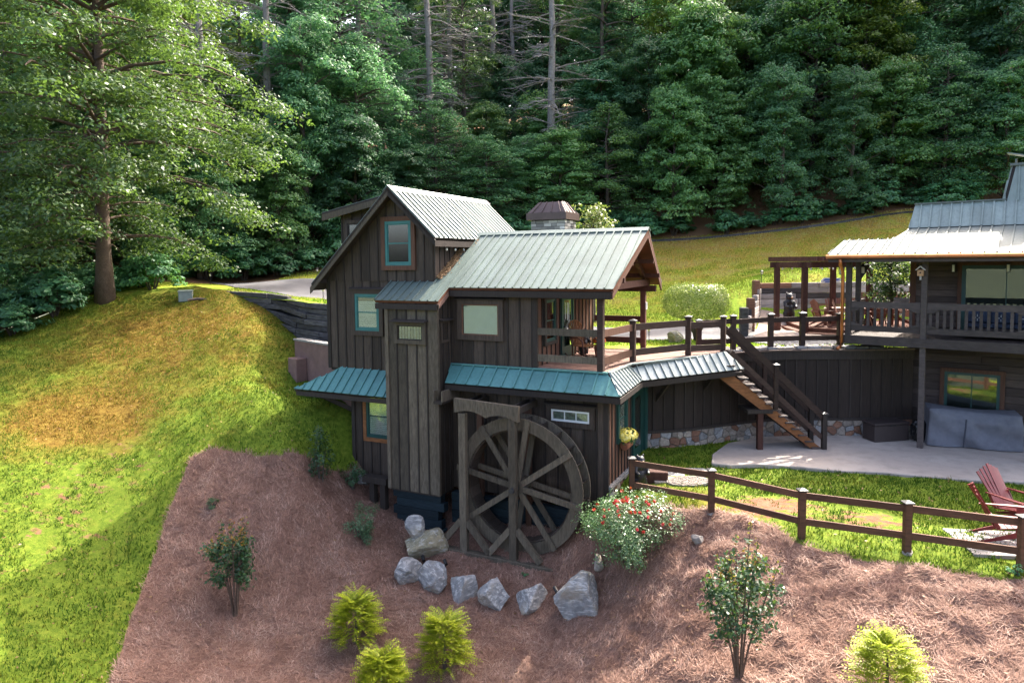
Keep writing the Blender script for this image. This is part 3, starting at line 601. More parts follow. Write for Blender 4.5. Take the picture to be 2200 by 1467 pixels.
md = mb.build('valley_ground', M['fflo']); tag(md, kind='structure')

def ribbon(name, near, far, T, mat, dz=0.03, n=60, m=10, kind='structure', thick=0.0):
    near, far = np.array(near, float), np.array(far, float)
    def samp(p, n):
        s = np.r_[0, np.cumsum(np.hypot(*np.diff(p, axis=0).T))]; t = np.linspace(0, s[-1], n); return np.stack([np.interp(t, s, p[:, 0]), np.interp(t, s, p[:, 1])], 1)
    A, B = samp(near, n), samp(far, n); q = np.linspace(0, 1, m)[None, :, None]; P = A[:, None] * (1 - q) + B[:, None] * q
    Z = T(P[..., 0], P[..., 1]) + dz; i = np.arange(n * m).reshape(n, m)
    F = np.stack([i[:-1, :-1], i[1:, :-1], i[1:, 1:], i[:-1, 1:]], -1).reshape(-1, 4)
    o = link(name, np_mesh(name, np.concatenate([P, Z[..., None]], 2).reshape(-1, 3), F), None, mat)
    o.data.polygons.foreach_set('use_smooth', [True] * len(o.data.polygons)); return tag(o, kind=kind)
ribbon('driveway', [(-13.6, 33.6), (-11, 32.2), (-8.2, 29.3), (-5, 27.6), (0, 26.3), (3.6, 25.5), (6.2, 26.2), (8, 26.4), (10, 25.4), (13, 25.2), (18, 26)], [(-17.5, 39.5), (-12, 38.8), (-9, 37.5), (-5, 34.5), (0, 32.4), (3.6, 31.5), (6.2, 31.0), (8, 30.7), (10, 30.3), (13, 29.9), (18, 29.5)], TU, M['asph'], 0.035)
# kerb timbers along the far edge of the lawn by the upper road
kx = [(8, 50.2), (10.4, 49.9), (13.5, 49.4), (16.7, 48.9), (19.8, 48.4), (22.8, 47.9), (25, 47.4), (27.1, 46.9), (30.5, 46.1)]
kb = thing('road_edging', 'dark timber edging along the road above the grassy bank', 'edging')
for (x0, y0), (x1, y1) in zip(kx[:-1], kx[1:]):
    MB().bar((x0, y0, zu(x0, y0) + 0.02), (x1, y1, zu(x1, y1) + 0.02), 0.16, 0.2).build('timber', M['tie'], kb)
ribbon('gravel_path', [(9.7, 27.4), (10.6, 29.6), (11.7, 32.0)], [(12.4, 26.9), (12.7, 29.0), (13.2, 32.0)], TU, M['gravel'], 0.05, 14, 8)
# patio slab: a level sheet with a curved edge
PATIO = [(6.0, 20.35), (6.5, 20.15), (7.3, 20.2), (8.5, 19.9), (9.4, 19.5), (10.6, 19.3), (11.7, 18.85), (12.8, 18.5), (14.2, 18.3), (18, 17.6), (19, 20), (17, 25), (13.8, 23.6), (11.9, 23.5), (10.3, 23.6), (8.7, 23.45), (7.2, 22.6), (6.3, 21.3)]
mb = MB(); mb.prism([(px, py, -0.10) for px, py in PATIO], (0, 0, 0.135)); tag(mb.build('patio', M['conc'], bevel=0.02), kind='structure')

# ------------------------------------------------------------------ grass blades and pine straw (uncountable)
def scatter(n, x0, x1, y0, y1, seed):
    rg = np.random.default_rng(seed); x = rg.uniform(x0, x1, n); y = rg.uniform(y0, y1, n); return rg, x, y
def n2(x, y, s, o=0.0): return np.array([mnoise.noise(Vector((a * s + o, b * s, o))) for a, b in zip(x, y)])
def blades(name, rg, x, y, z, h, wd, tint, lay=0.35, mat=None):
    n = len(x); az = rg.uniform(0, 2 * np.pi, n); b = np.stack([np.cos(az), np.sin(az), np.zeros(n)], 1); ln = rg.normal(0, lay, (n, 2))
    P = np.stack([x, y, z], 1); tip = P + np.stack([ln[:, 0] * h, ln[:, 1] * h, h], 1)
    Vv = np.empty((n, 3, 3)); Vv[:, 0] = P - b * wd[:, None]; Vv[:, 1] = P + b * wd[:, None]; Vv[:, 2] = tip
    return np_mesh(name, Vv.reshape(-1, 3), np.arange(n * 3).reshape(n, 3), {'tint': np.repeat(tint, 3)})
rg, x, y = scatter(300000, -21, 15, 11, 31.5, 3)
keep = (np.abs(x) < y * 0.80 + 1) & (y < yb(x) - 0.05); x, y = x[keep], y[keep]
mu, dr, ba = zones(x, y); pin = inside(x, y, PATIO); mloc = (np.hypot((x - 4.4) / 1.15, (y - 18.7) / 0.85) < 0.9 + 0.3 * rg.uniform(-1, 1, len(x))) | (x > -6.0) & (x < 2.7) & (y > 22.6 - (x + 6) * 0.45)
nz = n2(x, y, 1.1); nb_ = n2(x, y, 2.4, 4)
keep = (mu < 0.49) & ~pin & ~mloc & (ba + 0.35 * nz + 0.30 * nb_ < 0.36 + rg.uniform(-0.10, 0.10, len(x))); x, y, dr, nz, nb_ = x[keep], y[keep], dr[keep], nz[keep], nb_[keep]
tint = np.clip(dr * 0.95 + 0.55 * nz + 0.35 * nb_ + rg.normal(0, 0.14, len(x)), 0, 1)
h = rg.uniform(0.045, 0.11, len(x)) * (1 + 0.9 * nb_ + 0.8 * np.maximum(n2(x, y, 5.0, 2), 0)); zz = TL(x, y) + bumps(x, y, np.zeros(len(x))) - 0.01
tag(link('grass', blades('grass', rg, x, y, zz, h, rg.uniform(0.008, 0.019, len(x)), tint), None, M['blade']), 'short lawn grass, golden on the knoll and green by the patio', 'grass', kind='stuff')
rg, x, y = scatter(260000, -16, 34, 24, 52, 5)
keep = (y > yb(x) + 0.3) & (np.abs(x) < y * 0.8) & (y < edgeY(x) + 0.3) & (x > -13.5); x, y = x[keep], y[keep]
drv = inside(x, y, [(-13.6, 33.6), (-11, 32.2), (-8.2, 29.3), (-5, 27.6), (0, 26.3), (3.6, 25.5), (6.2, 26.2), (8, 26.4), (10, 25.4), (13, 25.2), (18, 26), (18, 29.5), (13, 29.9), (10, 30.3), (8, 30.7), (6.2, 31), (3.6, 31.5), (0, 32.4), (-5, 34.5), (-9, 37.5), (-12, 38.8), (-17.5, 39.5)]) | ((x > 10.4) & (y > 27) & (y < 32.8)) | ((x > 9.4) & (x < 10.5) & (y > 27.5) & (y < 29.5))
x, y = x[~drv], y[~drv]; nz = n2(x, y, 0.6)
tint = np.clip(0.28 + (y - 36) * 0.026 + 0.75 * nz + rg.normal(0, 0.1, len(x)), 0, 1)
tag(link('bank_grass', blades('bank_grass', rg, x, y, TU(x, y) - 0.01, rg.uniform(0.05, 0.13, len(x)), rg.uniform(0.012, 0.026, len(x)), tint), None, M['bankblade']), 'dry and green grass on the bank behind the driveway', 'grass', kind='stuff')
# pine straw: thin lying needles in loose tangled clumps
rg, x, y = scatter(330000, -10.5, 13, 10.5, 23, 8)
keep = (np.abs(x) < y * 0.80 + 0.6); x, y = x[keep], y[keep]; mu, dr, ba = zones(x, y)
keep = mu > 0.49 + rg.uniform(-0.03, 0.03, len(x)); x, y = x[keep], y[keep]
nz = n2(x, y, 1.7, 2); n = len(x); L = rg.uniform(0.06, 0.17, n); az = rg.uniform(0, 2 * np.pi, n) * 0.55 + nz * 3.5
zz = TL(x, y) + bumps(x, y, np.ones(n)); d = np.stack([np.cos(az) * L, np.sin(az) * L], 1); wv = np.stack([-np.sin(az), np.cos(az)], 1) * rg.uniform(0.0025, 0.006, n)[:, None]
e0 = zz + rg.uniform(0.0, 0.03, n); e1 = zz + rg.uniform(0.0, 0.05, n) + 0.02 * np.maximum(nz, 0); P = np.stack([x, y], 1)
sl = (TL(x + 0.1, y) - TL(x, y)) * 10, (TL(x, y + 0.1) - TL(x, y)) * 10
Vv = np.empty((n, 4, 3)); Vv[:, 0, :2] = P - wv; Vv[:, 1, :2] = P + wv; Vv[:, 2, :2] = P + d + wv; Vv[:, 3, :2] = P + d - wv
Vv[:, 0, 2] = Vv[:, 1, 2] = e0; Vv[:, 2, 2] = Vv[:, 3, 2] = e1 + sl[0] * d[:, 0] + sl[1] * d[:, 1]
tint = np.clip(0.45 + 0.5 * nz + rg.normal(0, 0.2, n), 0, 1)
tag(link('pine_straw', np_mesh('pine_straw', Vv.reshape(-1, 3), np.arange(n * 4).reshape(n, 4), {'tint': np.repeat(tint, 4)}), None, M['straw']), 'reddish brown pine straw mulch covering the planted slope', 'mulch', kind='stuff')
# fallen leaves and twigs lying about on lawn and straw
rg, x, y = scatter(5200, -17, 13, 11, 30, 21); keep = (np.abs(x) < y * 0.80) & (y < yb(x) - 0.3) & ~inside(x, y, PATIO) & ~((x > -6.5) & (x < 3) & (y > 21.8 - (x + 6) * 0.45)); x, y = x[keep], y[keep]
cl = n2(x, y, 0.7, 6); keep = cl > -0.12 + rg.uniform(-0.2, 0.2, len(x)); x, y = x[keep], y[keep]; mu, dr, ba = zones(x, y); P = np.stack([x, y, TL(x, y) + bumps(x, y, mu) + np.where(mu > 0.5, 0.035, 0.06)], 1)
tag(link('fallen_leaves', leaves_mesh('fallen_leaves', P, np.tile([0, 0, 1.0], (len(x), 1)) + rg.normal(0, 0.35, (len(x), 3)), 0.075, 0.5, rg), None, M['dryleaf']), 'scattered dry brown leaves on the lawn and the straw bed', 'leaves', kind='stuff')

# ------------------------------------------------------------------ the watermill cottage (local axes: x along the wheel wall, y into the building)
M['shadew'] = M['blind']
mill = thing('watermill_cottage', 'dark brown board and batten mill cottage with green metal roofs and a steep gable', 'cottage', MILL, -TH)
FX, FZ = (1, 0, 0), (0, -1, 0)
def quad_roof(parent, name, pts, mat, wd=0.27, edge=None, lift=0.0):
    p = [Vector(q) for q in pts]; ex = (p[1] - p[0]).normalized(); c = sum(p, Vector()) / len(p)
    d = c - p[0]; ey = (d - ex * d.dot(ex)).normalized(); ez = ex.cross(ey)
    if ez.z < 0: ex = -ex; ez = ex.cross(ey)
    return metal_roof(parent, name, p[0] + ez * lift, ex, ey, [((q - p[0]).dot(ex), (q - p[0]).dot(ey)) for q in p], mat, wd, edge)
B = M['board']
board_wall(mill, 'wall', (0, 0, 0), FX, FZ, [(-9.75, 2.70), (-5.55, 2.70), (-5.55, 5.62), (-9.75, 5.62)], B)
board_wall(mill, 'gable_wall', (0, -0.032, 0), FX, FZ, [(-9.75, 5.60), (-5.55, 5.60), (-5.55, 7.13), (-6.88, 8.39), (-9.75, 5.67)], B, back=0.12)
board_wall(mill, 'wall', (0, 0.01, 0), FX, FZ, [(-8.82, -0.78), (-6.4, -0.78), (-6.4, 2.70), (-8.82, 2.70)], B)
board_wall(mill, 'wall', (-9.75, 0, 0), (0, 1, 0), (-1, 0, 0), [(0.0, 2.70), (5.9, 2.70), (5.9, 5.6), (0.0, 5.6)], B)
board_wall(mill, 'wall', (-8.82, 0, 0), (0, 1, 0), (-1, 0, 0), [(0.03, -0.8), (3.2, -0.8), (3.2, 2.68), (0.03, 2.68)], B)
board_wall(mill, 'wall', (-5.55, 0, 0), (0, 1, 0), (1, 0, 0), [(-0.03, 5.0), (5.9, 5.0), (5.9, 7.12), (-0.03, 7.12)], B, wd=0.30)
board_wall(mill, 'wall', (0, 5.9, 0), FX, (0, 1, 0), [(-9.75, 2.7), (-5.55, 2.7), (-5.55, 7.13), (-6.88, 8.39), (-9.75, 5.66)], B)
for uu in (-9.79, -8.86): MB().box(uu, uu + 0.13, -0.055, 0.04, 2.68 if uu < -9 else -0.78, 5.6 if uu < -9 else 2.68).build('corner_board', M['boardd'], mill)
MB().box(-9.72, -8.8, 0.02, 5.8, 2.6, 2.69).build('overhang_soffit', M['boardd'], mill)
# the tall shaft in front of the gable
board_wall(mill, 'shaft_wall', (0, -0.78, 0), FX, FZ, [(-6.8, -0.80), (-5.0, -0.80), (-5.0, 5.02), (-6.8, 5.02)], M['beam'], wd=0.36, back=0.06)
board_wall(mill, 'shaft_wall', (-5.0, 0, 0), (0, 1, 0), (1, 0, 0), [(-0.80, -0.80), (0.0, -0.80), (0.0, 5.3), (-0.80, 5.02)], B, wd=0.3, back=0.06)
board_wall(mill, 'shaft_wall', (-6.8, 0, 0), (0, 1, 0), (-1, 0, 0), [(-0.80, -0.80), (0.0, -0.80), (0.0, 5.3), (-0.80, 5.02)], B, wd=0.3, back=0.06)
for uu in (-6.84, -5.06): MB().box(uu, uu + 0.12, -0.845, -0.74, -0.80, 4.98).build('corner_board', M['beam'], mill)
MB().box(-6.8, -5.0, -0.76, 0.0, -0.86, -0.79).build('shaft_floor', M['boardd'], mill)
# right wing
board_wall(mill, 'wall', (0, 0, 0), FX, FZ, [(-5.0, 3.05), (-2.13, 3.05), (-2.13, 5.42), (-5.0, 5.42)], B, wd=0.39)
board_wall(mill, 'wall', (0, 0.012, 0), FX, FZ, [(-5.0, -0.75), (0.0, -0.75), (0.0, 3.05), (-5.0, 3.05)], B, wd=0.39)
board_wall(mill, 'porch_wall', (-2.13, 0, 0), (0, 1, 0), (1, 0, 0), [(0.0, 3.05), (4.9, 3.05), (4.9, 5.55), (2.5, 6.95), (0.0, 5.45)], M['trimb'], wd=0.34)
board_wall(mill, 'wall', (0, 4.9, 0), FX, (0, 1, 0), [(-5.5, 3.05), (-2.13, 3.05), (-2.13, 5.5), (-5.5, 5.5)], B)
board_wall(mill, 'side_wall', (0, 0, 0), (0, 1, 0), (1, 0, 0), [(0.0, -0.12), (3.7, 0.0), (3.7, 3.0), (0.0, 3.0)], M['trimb'], wd=0.30)
MB().box(-0.10, 0.045, -0.045, 0.07, -0.75, 2.9).build('corner_board', M['boardd'], mill)
MB().box(-2.25, -2.085, -0.045, 0.07, 3.06, 5.4).build('corner_board', M['boardd'], mill)
# roofs: steep gable over the left block
quad_roof(mill, 'gable_roof', [(-5.2, -0.5, 6.934), (-5.2, 5.9, 6.934), (-6.88, 5.9, 8.53), (-6.88, -0.5, 8.53)], M['roofg'], 0.27)
quad_roof(mill, 'gable_roof', [(-10.05, 5.9, 5.52), (-10.05, -0.5, 5.52), (-6.88, -0.5, 8.53), (-6.88, 5.9, 8.53)], M['roofg'], 0.27)
def ridge_cap(parent, a, b, da, db, mat):
    a, b, da, db = map(Vector, (a, b, da, db)); mb = MB()
    for d in (da, db): mb.add([a, b, b + d, a + d], [(0, 1, 2, 3)])
    n = Vector((0, 0, 0.03)); mb2 = MB()
    mb2.add([a + n, b + n, b + n + da, a + n + da, b + n + db, a + n + db, a, b, b + da, a + da, b + db, a + db], [(0, 1, 2, 3), (1, 0, 5, 4), (6, 9, 8, 7), (7, 10, 11, 6), (3, 2, 8, 9), (4, 5, 11, 10), (0, 3, 9, 6), (0, 6, 11, 5), (1, 7, 8, 2), (1, 4, 10, 7)])
    return mb2.build('ridge_cap', mat, parent)
ridge_cap(mill, (-6.88, -0.52, 8.545), (-6.88, 5.92, 8.545), (0.18, 0, -0.17), (-0.18, 0, -0.17), M['roofg'])
MB().prism([(-6.88, -0.50, 8.46), (-5.18, -0.50, 6.85), (-5.18, -0.50, 6.66), (-6.88, -0.50, 8.25)], (0, 0.04, 0)).build('rake_board', M['boardd'], mill)
MB().prism([(-6.88, -0.50, 8.46), (-10.1, -0.50, 5.40), (-10.1, -0.50, 5.19), (-6.88, -0.50, 8.25)], (0, 0.04, 0)).build('rake_board', M['beam'], mill)
MB().box(-5.24, -5.20, -0.46, 5.9, 6.66, 6.84).build('fascia', M['boardd'], mill)
MB().prism([(-9.76, -0.46, 5.70), (-10.02, -0.46, 5.46), (-10.02, -0.46, 5.30), (-9.76, -0.46, 5.54)], (0, 6.3, 0)).build('eave_soffit', M['boardd'], mill)
# shed dormer on the far slope
board_wall(mill, 'dormer_wall', (0, 0.62, 0), FX, FZ, [(-9.62, 5.75), (-7.4, 7.8), (-7.4, 8.32), (-9.62, 7.90)], B, wd=0.42)
board_wall(mill, 'dormer_wall', (-9.62, 0, 0), (0, 1, 0), (-1, 0, 0), [(0.62, 5.7), (4.3, 5.7), (4.3, 7.88), (0.62, 7.88)], B)
quad_roof(mill, 'dormer_roof', [(-10.22, 4.7, 7.91), (-10.22, 0.30, 7.91), (-6.95, 0.30, 8.50), (-6.95, 4.7, 8.50)], M['roofg'], 0.4)
MB().prism([(-10.2, 0.28, 7.83), (-6.98, 0.28, 8.42), (-6.98, 0.28, 8.22), (-10.2, 0.28, 7.63)], (0, 0.04, 0)).build('rake_board', M['beam'], mill)
window(mill, 'window', (0, 0.59, 0), FX, FZ, -9.42, -8.5, 6.85, 7.62, 0.10, 0.05, fm=M['boardd'], sash=None, inner=None, cap=False)
# roof over the right wing, the shaft and the porch
cs, sn = 0.8537, 0.5208
def wing(poly): return metal_roof(mill, 'wing_roof', (0, -0.3, 5.43), (1, 0, 0), (0, cs, sn), poly, M['roofg'], 0.275, M['soffit'])
wing([(-5.5, 0), (0.26, 0), (0.48, 3.28), (-5.5, 3.28)]); wing([(-7.15, -0.726), (-5.501, -0.726), (-5.501, 0.40), (-7.15, 0.40)]); wing([(-5.5, -0.726), (-4.86, -0.726), (-4.86, -0.001), (-5.5, -0.001)])
metal_roof(mill, 'wing_roof', (0, 5.3, 5.43), (-1, 0, 0), (0, -cs, sn), [(-0.2, 0), (5.5, 0), (5.5, 3.28), (-0.48, 3.28)], M['roofg'], 0.275, M['soffit'])
ridge_cap(mill, (-5.35, 2.5, 7.155), (0.50, 2.5, 7.155), (0, -0.17, -0.104), (0, 0.17, -0.104), M['roofg'])
MB().box(-4.84, 0.24, -0.30, -0.26, 5.16, 5.335).build('fascia', M['boardd'], mill)
MB().box(-7.13, -4.84, -0.92, -0.88, 4.78, 4.95).build('fascia', M['boardd'], mill)
MB().prism([(-4.86, -0.92, 4.96), (-4.86, -0.30, 5.335), (-4.86, -0.30, 5.16), (-4.86, -0.92, 4.78)], (-0.04, 0, 0)).build('rake_board', M['deckw'], mill)
MB().prism([(0.25, -0.3, 5.34), (0.47, 2.5, 7.05), (0.47, 2.5, 6.86), (0.25, -0.3, 5.15)], (-0.05, 0, 0)).build('rake_board', M['trimb'], mill)
MB().prism([(0.20, 5.3, 5.34), (0.47, 2.5, 7.05), (0.47, 2.5, 6.86), (0.20, 5.3, 5.15)], (-0.05, 0, 0)).build('rake_board', M['dwood'], mill)
for vv, zz in ((0.5, 5.80), (4.4, 5.85), (1.3, 6.28), (3.6, 6.32)): MB().box(-2.1, 0.35, vv - 0.05, vv + 0.05, zz - 0.24, zz - 0.10).build('purlin', M['dwood'], mill)
MB().box(-2.1, 0.1, -0.07, 0.09, 5.13, 5.33).build('porch_beam', M['rail'], mill); MB().box(-2.1, 0.1, 4.82, 4.98, 5.13, 5.33).build('porch_beam', M['dwood'], mill)
MB().box(-0.28, -0.12, -0.06, 4.96, 5.34, 5.54).build('tie_beam', M['dwood'], mill)
MB().bar((-0.2, 0.0, 5.35), (-0.2, 2.5, 6.85), 0.12, 0.16).build('rafter', M['dwood'], mill); MB().bar((-0.2, 4.95, 5.35), (-0.2, 2.5, 6.85), 0.12, 0.16).build('rafter', M['dwood'], mill)
# fallen needles where the wing roof meets the gable wall
rn = np.random.default_rng(4); nn = 2600; vv = rn.uniform(0.05, 2.2, nn); off = np.abs(rn.normal(0, 0.13, nn)) * (0.5 + 0.5 * np.sin(vv * 2.2) ** 2)
PP = np.stack([-5.50 + off, vv, 5.43 + (vv + 0.3) * 0.61 + 0.02 + np.clip(0.10 - off * 0.4, 0, 0.1) * rn.uniform(0, 1, nn)], 1)
link('needle_litter', leaves_mesh('needle_litter', PP, np.tile([0.2, -0.4, 0.8], (nn, 1)) + rn.normal(0, 0.4, (nn, 3)), 0.10, 0.25, rn), mill, M['litter'])['kind'] = 'stuff'
# windows and doors
window(mill, 'window', (0, -0.055, 0), FX, FZ, -7.44, -6.16, 5.95, 7.63, 0.145, 0.085, M['trimb'], M['teal'], inner='dark', cap=False)
window(mill, 'window', (0, -0.022, 0), FX, FZ, -8.74, -7.46, 3.83, 5.34, 0.155, 0.085, B, M['teal'])
window(mill, 'window', (0, -0.012, 0), FX, FZ, -8.36, -7.16, 0.35, 2.05, 0.13, 0.085, M['cedar'], M['dteal'], cap=False)
sw = window(mill, 'shaft_window', (0, -0.802, 0), FX, FZ, -6.48, -5.34, 3.74, 4.42, 0.12, 0.03, M['beam'], M['boardd'], sash=None, inner=None, capw=0.24)
for i in range(9): MB().box(-6.30 + i * 0.105, -6.235 + i * 0.105, -0.835, -0.828, 3.88, 4.28).build('slat', (M['stone3'], M['tie2'])[i % 2], sw)
window(mill, 'window', (0, -0.022, 0), FX, FZ, -4.70, -3.15, 3.85, 5.08, 0.155, 0.035, B, M['trimb'], sash=None, inner='shadew')
window(mill, 'window', (0, -0.012, 0), FX, FZ, -1.80, -0.34, 1.50, 2.14, 0.155, 0.055, B, M['white'], sash=None, inner='curtain', mull=3)
window(mill, 'window', (0.022, 0, 0), (0, 1, 0), (1, 0, 0), 0.70, 1.62, 0.95, 2.30, 0.09, 0.08, M['dteal'], M['dteal'], cap=False)
window(mill, 'window', (-2.108, 0, 0), (0, 1, 0), (1, 0, 0), 0.42, 1.36, 3.70, 5.15, 0.10, 0.06, M['boardd'], M['dteal'], cap=False, inner='dark')
window(mill, 'window', (-5.028, 0, 0), (0, 1, 0), (1, 0, 0), -0.62, -0.12, 3.78, 4.45, 0.08, 0.03, B, M['boardd'], sash=None, inner=None, capw=0.2)
def door(parent, name, o, ex, ez, x0, x1, y0, y1, mat):
    o, ex, ez = Vector(o), Vector(ex), Vector(ez); up = Vector((0, 0, 1))
    d = MB().hexa(o, ex, up, ez, x0, x1, y0, y1, 0.0, 0.05).build(name, mat, parent)
    for a, b in ((x0 - 0.1, x0 - 0.004), (x1 + 0.004, x1 + 0.1)): MB().hexa(o, ex, up, ez, a, b, y0, y1, 0, 0.075).build('jamb', mat, d)
    MB().hexa(o, ex, up, ez, x0 - 0.1, x1 + 0.1, y1 + 0.004, y1 + 0.11, 0, 0.075).build('lintel', mat, d)
    MB().hexa(o, ex, up, ez, x0 + 0.14, x1 - 0.14, y0 + 0.35, y1 - 0.15, 0.052, 0.056).build('pane', M['glass'], d)
    MB().ball(o + ex * (x0 + 0.08) + up * (y0 + 0.98) + ez * 0.09, 0.035).build('knob', M['capm'], d)
    return d
door(mill, 'door', (0.022, 0, 0), (0, 1, 0), (1, 0, 0), 2.35, 3.25, 0.02, 2.1, M['dteal'])
door(mill, 'door', (-2.108, 0, 0), (0, 1, 0), (1, 0, 0), 1.85, 2.70, 3.16, 5.12, M['dteal'])
MB().box(0.03, 0.16, 3.40, 3.68, 0.0, 2.6).build('corner_board', M['dteal'], mill)
# chimney: thin ledge stones under a brown metal cap
ch = MB().box(-4.70, -3.42, 5.44, 6.5, 2.5, 7.70).build('chimney', M['boardd'], mill)
mb = MB(); rg = random.Random(3)
for face in range(3):
    for r_ in range(15):
        z0 = 6.0 + r_ * 0.112; a = 0.0; Lw = (1.34, 1.10, 1.34)[face]
        while a < Lw - 0.02:
            l = min(rg.uniform(0.14, 0.38), Lw - a); d = rg.uniform(0.02, 0.06)
            if face == 0: mb.box(-4.73 + a + 0.006, -4.73 + a + l - 0.006, 5.44 - d, 5.50, z0 + 0.006, z0 + 0.104)
            if face == 1: mb.box(-3.48, -3.42 + d, 5.42 + a + 0.006, 5.42 + a + l - 0.006, z0 + 0.006, z0 + 0.104)
            if face == 2 and r_ > 4: mb.box(-4.73 + a + 0.006, -4.73 + a + l - 0.006, 6.45, 6.50 + d, z0 + 0.006, z0 + 0.104)
            a += l
mb.build('ledge_stone', M['ledgei'], ch)['kind'] = 'stuff'
MB().box(-4.86, -3.28, 5.28, 6.66, 7.70, 7.96).build('chimney_cap', M['brownmetal'], ch)
capb = MB(); c0 = [(-4.82, 5.32), (-3.32, 5.32), (-3.32, 6.62), (-4.82, 6.62)]; c1 = [(-4.50, 5.62), (-3.60, 5.62), (-3.60, 6.35), (-4.50, 6.35)]
capb.add([(*p, 7.962) for p in c0] + [(*p, 8.36) for p in c1], [(0, 1, 5, 4), (1, 2, 6, 5), (2, 3, 7, 6), (3, 0, 4, 7), (4, 5, 6, 7), (3, 2, 1, 0)]); capb.build('chimney_hood', M['brownmetal'], ch)
for i in range(4):
    t = (i + 0.5) / 4
    MB().bar((-4.82 + 1.5 * t, 5.31, 7.97), (-4.50 + 0.9 * t, 5.615, 8.37), 0.03, 0.03).build('seam', M['brownmetal'], ch); MB().bar((-3.31, 5.32 + 1.3 * t, 7.97), (-3.595, 5.62 + 0.73 * t, 8.37), 0.03, 0.03).build('seam', M['brownmetal'], ch)
# awnings
TR = M['rooft']
quad_roof(mill, 'awning', [(-10.68, -0.75, 2.02), (-6.86, -0.75, 2.02), (-6.86, -0.03, 2.72), (-9.19, -0.03, 2.72)], TR, 0.33)
quad_roof(mill, 'awning', [(-10.68, 1.3, 2.02), (-10.68, -0.75, 2.02), (-9.19, -0.03, 2.72), (-9.19, 1.3, 2.72)], TR, 0.33)
MB().box(-10.62, -6.87, -0.73, -0.69, 1.80, 1.945).build('awning_fascia', M['boardd'], mill)
MB().prism([(-8.9, -0.03, 1.25), (-8.9, -0.03, 1.4), (-9.9, -0.6, 1.95), (-9.9, -0.6, 1.82)], (0.1, 0, 0)).build('awning_bracket', M['boardd'], mill)
aw = [(-4.86, -0.60, 2.60), (0.54, -0.60, 2.60), (0.47, 1.83, 2.63), (2.93, 5.13, 2.65)]; at = [(-4.95, -0.03, 3.08), (0.03, -0.03, 3.10), (0.12, 1.72, 3.11), (2.29, 5.15, 3.11)]
quad_roof(mill, 'awning', [aw[0], aw[1], at[1], at[0]], TR, 0.39)
quad_roof(mill, 'awning', [aw[1], aw[2], at[2], at[1]], M['roofglare'], 0.26)
quad_roof(mill, 'awning', [aw[2], aw[3], at[3], at[2]], M['roofglare'], 0.30)
quad_roof(mill, 'awning', [aw[3], (2.75, 5.45, 2.66), at[3]], M['roofglare'], 0.30)
for a, b in zip(aw[:-1], aw[1:]):
    a, b = Vector(a), Vector(b); MB().bar(a + V3(0, 0, -0.13), b + V3(0, 0, -0.13), 0.04, 0.15).build('awning_fascia', M['boardd'], mill)
for a, b in zip(at[:-1], at[1:]):
    a, b = Vector(a), Vector(b); MB().bar(a + V3(0, 0, 0.015), b + V3(0, 0, 0.015), 0.16, 0.04).build('flashing', TR if b.x < 0.1 else M['roofglare'], mill)
for u0, v0 in ((0.9, 3.6), (2.0, 4.9)):
    MB().bar((u0 - 0.55, v0 + 0.35, 1.62), (u0 + 0.1, v0 - 0.15, 2.5), 0.09, 0.12).build('awning_bracket', M['boardd'], mill)
# little bulbs strung under the eaves
def bulb(par, p, r=0.032): MB().ball(p, r, 8, 5, (1, 1, 1.4)).build('bulb', M['bulb'], par)
for i in range(5): bulb(mill, (-5.30, 0.35 + i * 0.52, 6.58))
for i in range(6): bulb(mill, (-4.4 + i * 0.85, -0.30, 2.42), 0.024)
# foundation timbers
fd = thing('foundation_timbers', 'stacked blue-black foundation timbers beneath the tall shaft', 'foundation', MILL, -TH)
for i in range(5):
    z0 = -2.15 + i * 0.27; MB().box(-6.75 + 0.12 * (i % 2), -4.9 - 0.1 * (i % 3), -0.72 + 0.015 * (i % 2), -0.45, z0, z0 + 0.262).build('timber', M['found'], fd, bevel=0.012)
    MB().box(-4.88, -0.9 + 0.2 * (i % 2), -0.30 + 0.012 * (i % 2), -0.05, z0, z0 + 0.262).build('timber', M['found'], fd, bevel=0.012)
sp = thing('corner_prop', 'two dark square props under a crossbeam at the left foot of the cottage', 'prop', MILL, -TH)
MB().box(-7.95, -7.02, -0.72, -0.40, -0.80, -0.60).build('crossbeam', M['boardd'], sp)
for u0 in (-7.72, -7.30): MB().box(u0, u0 + 0.19, -0.66, -0.47, -2.1, -0.80).build('post', M['boardd'], sp)
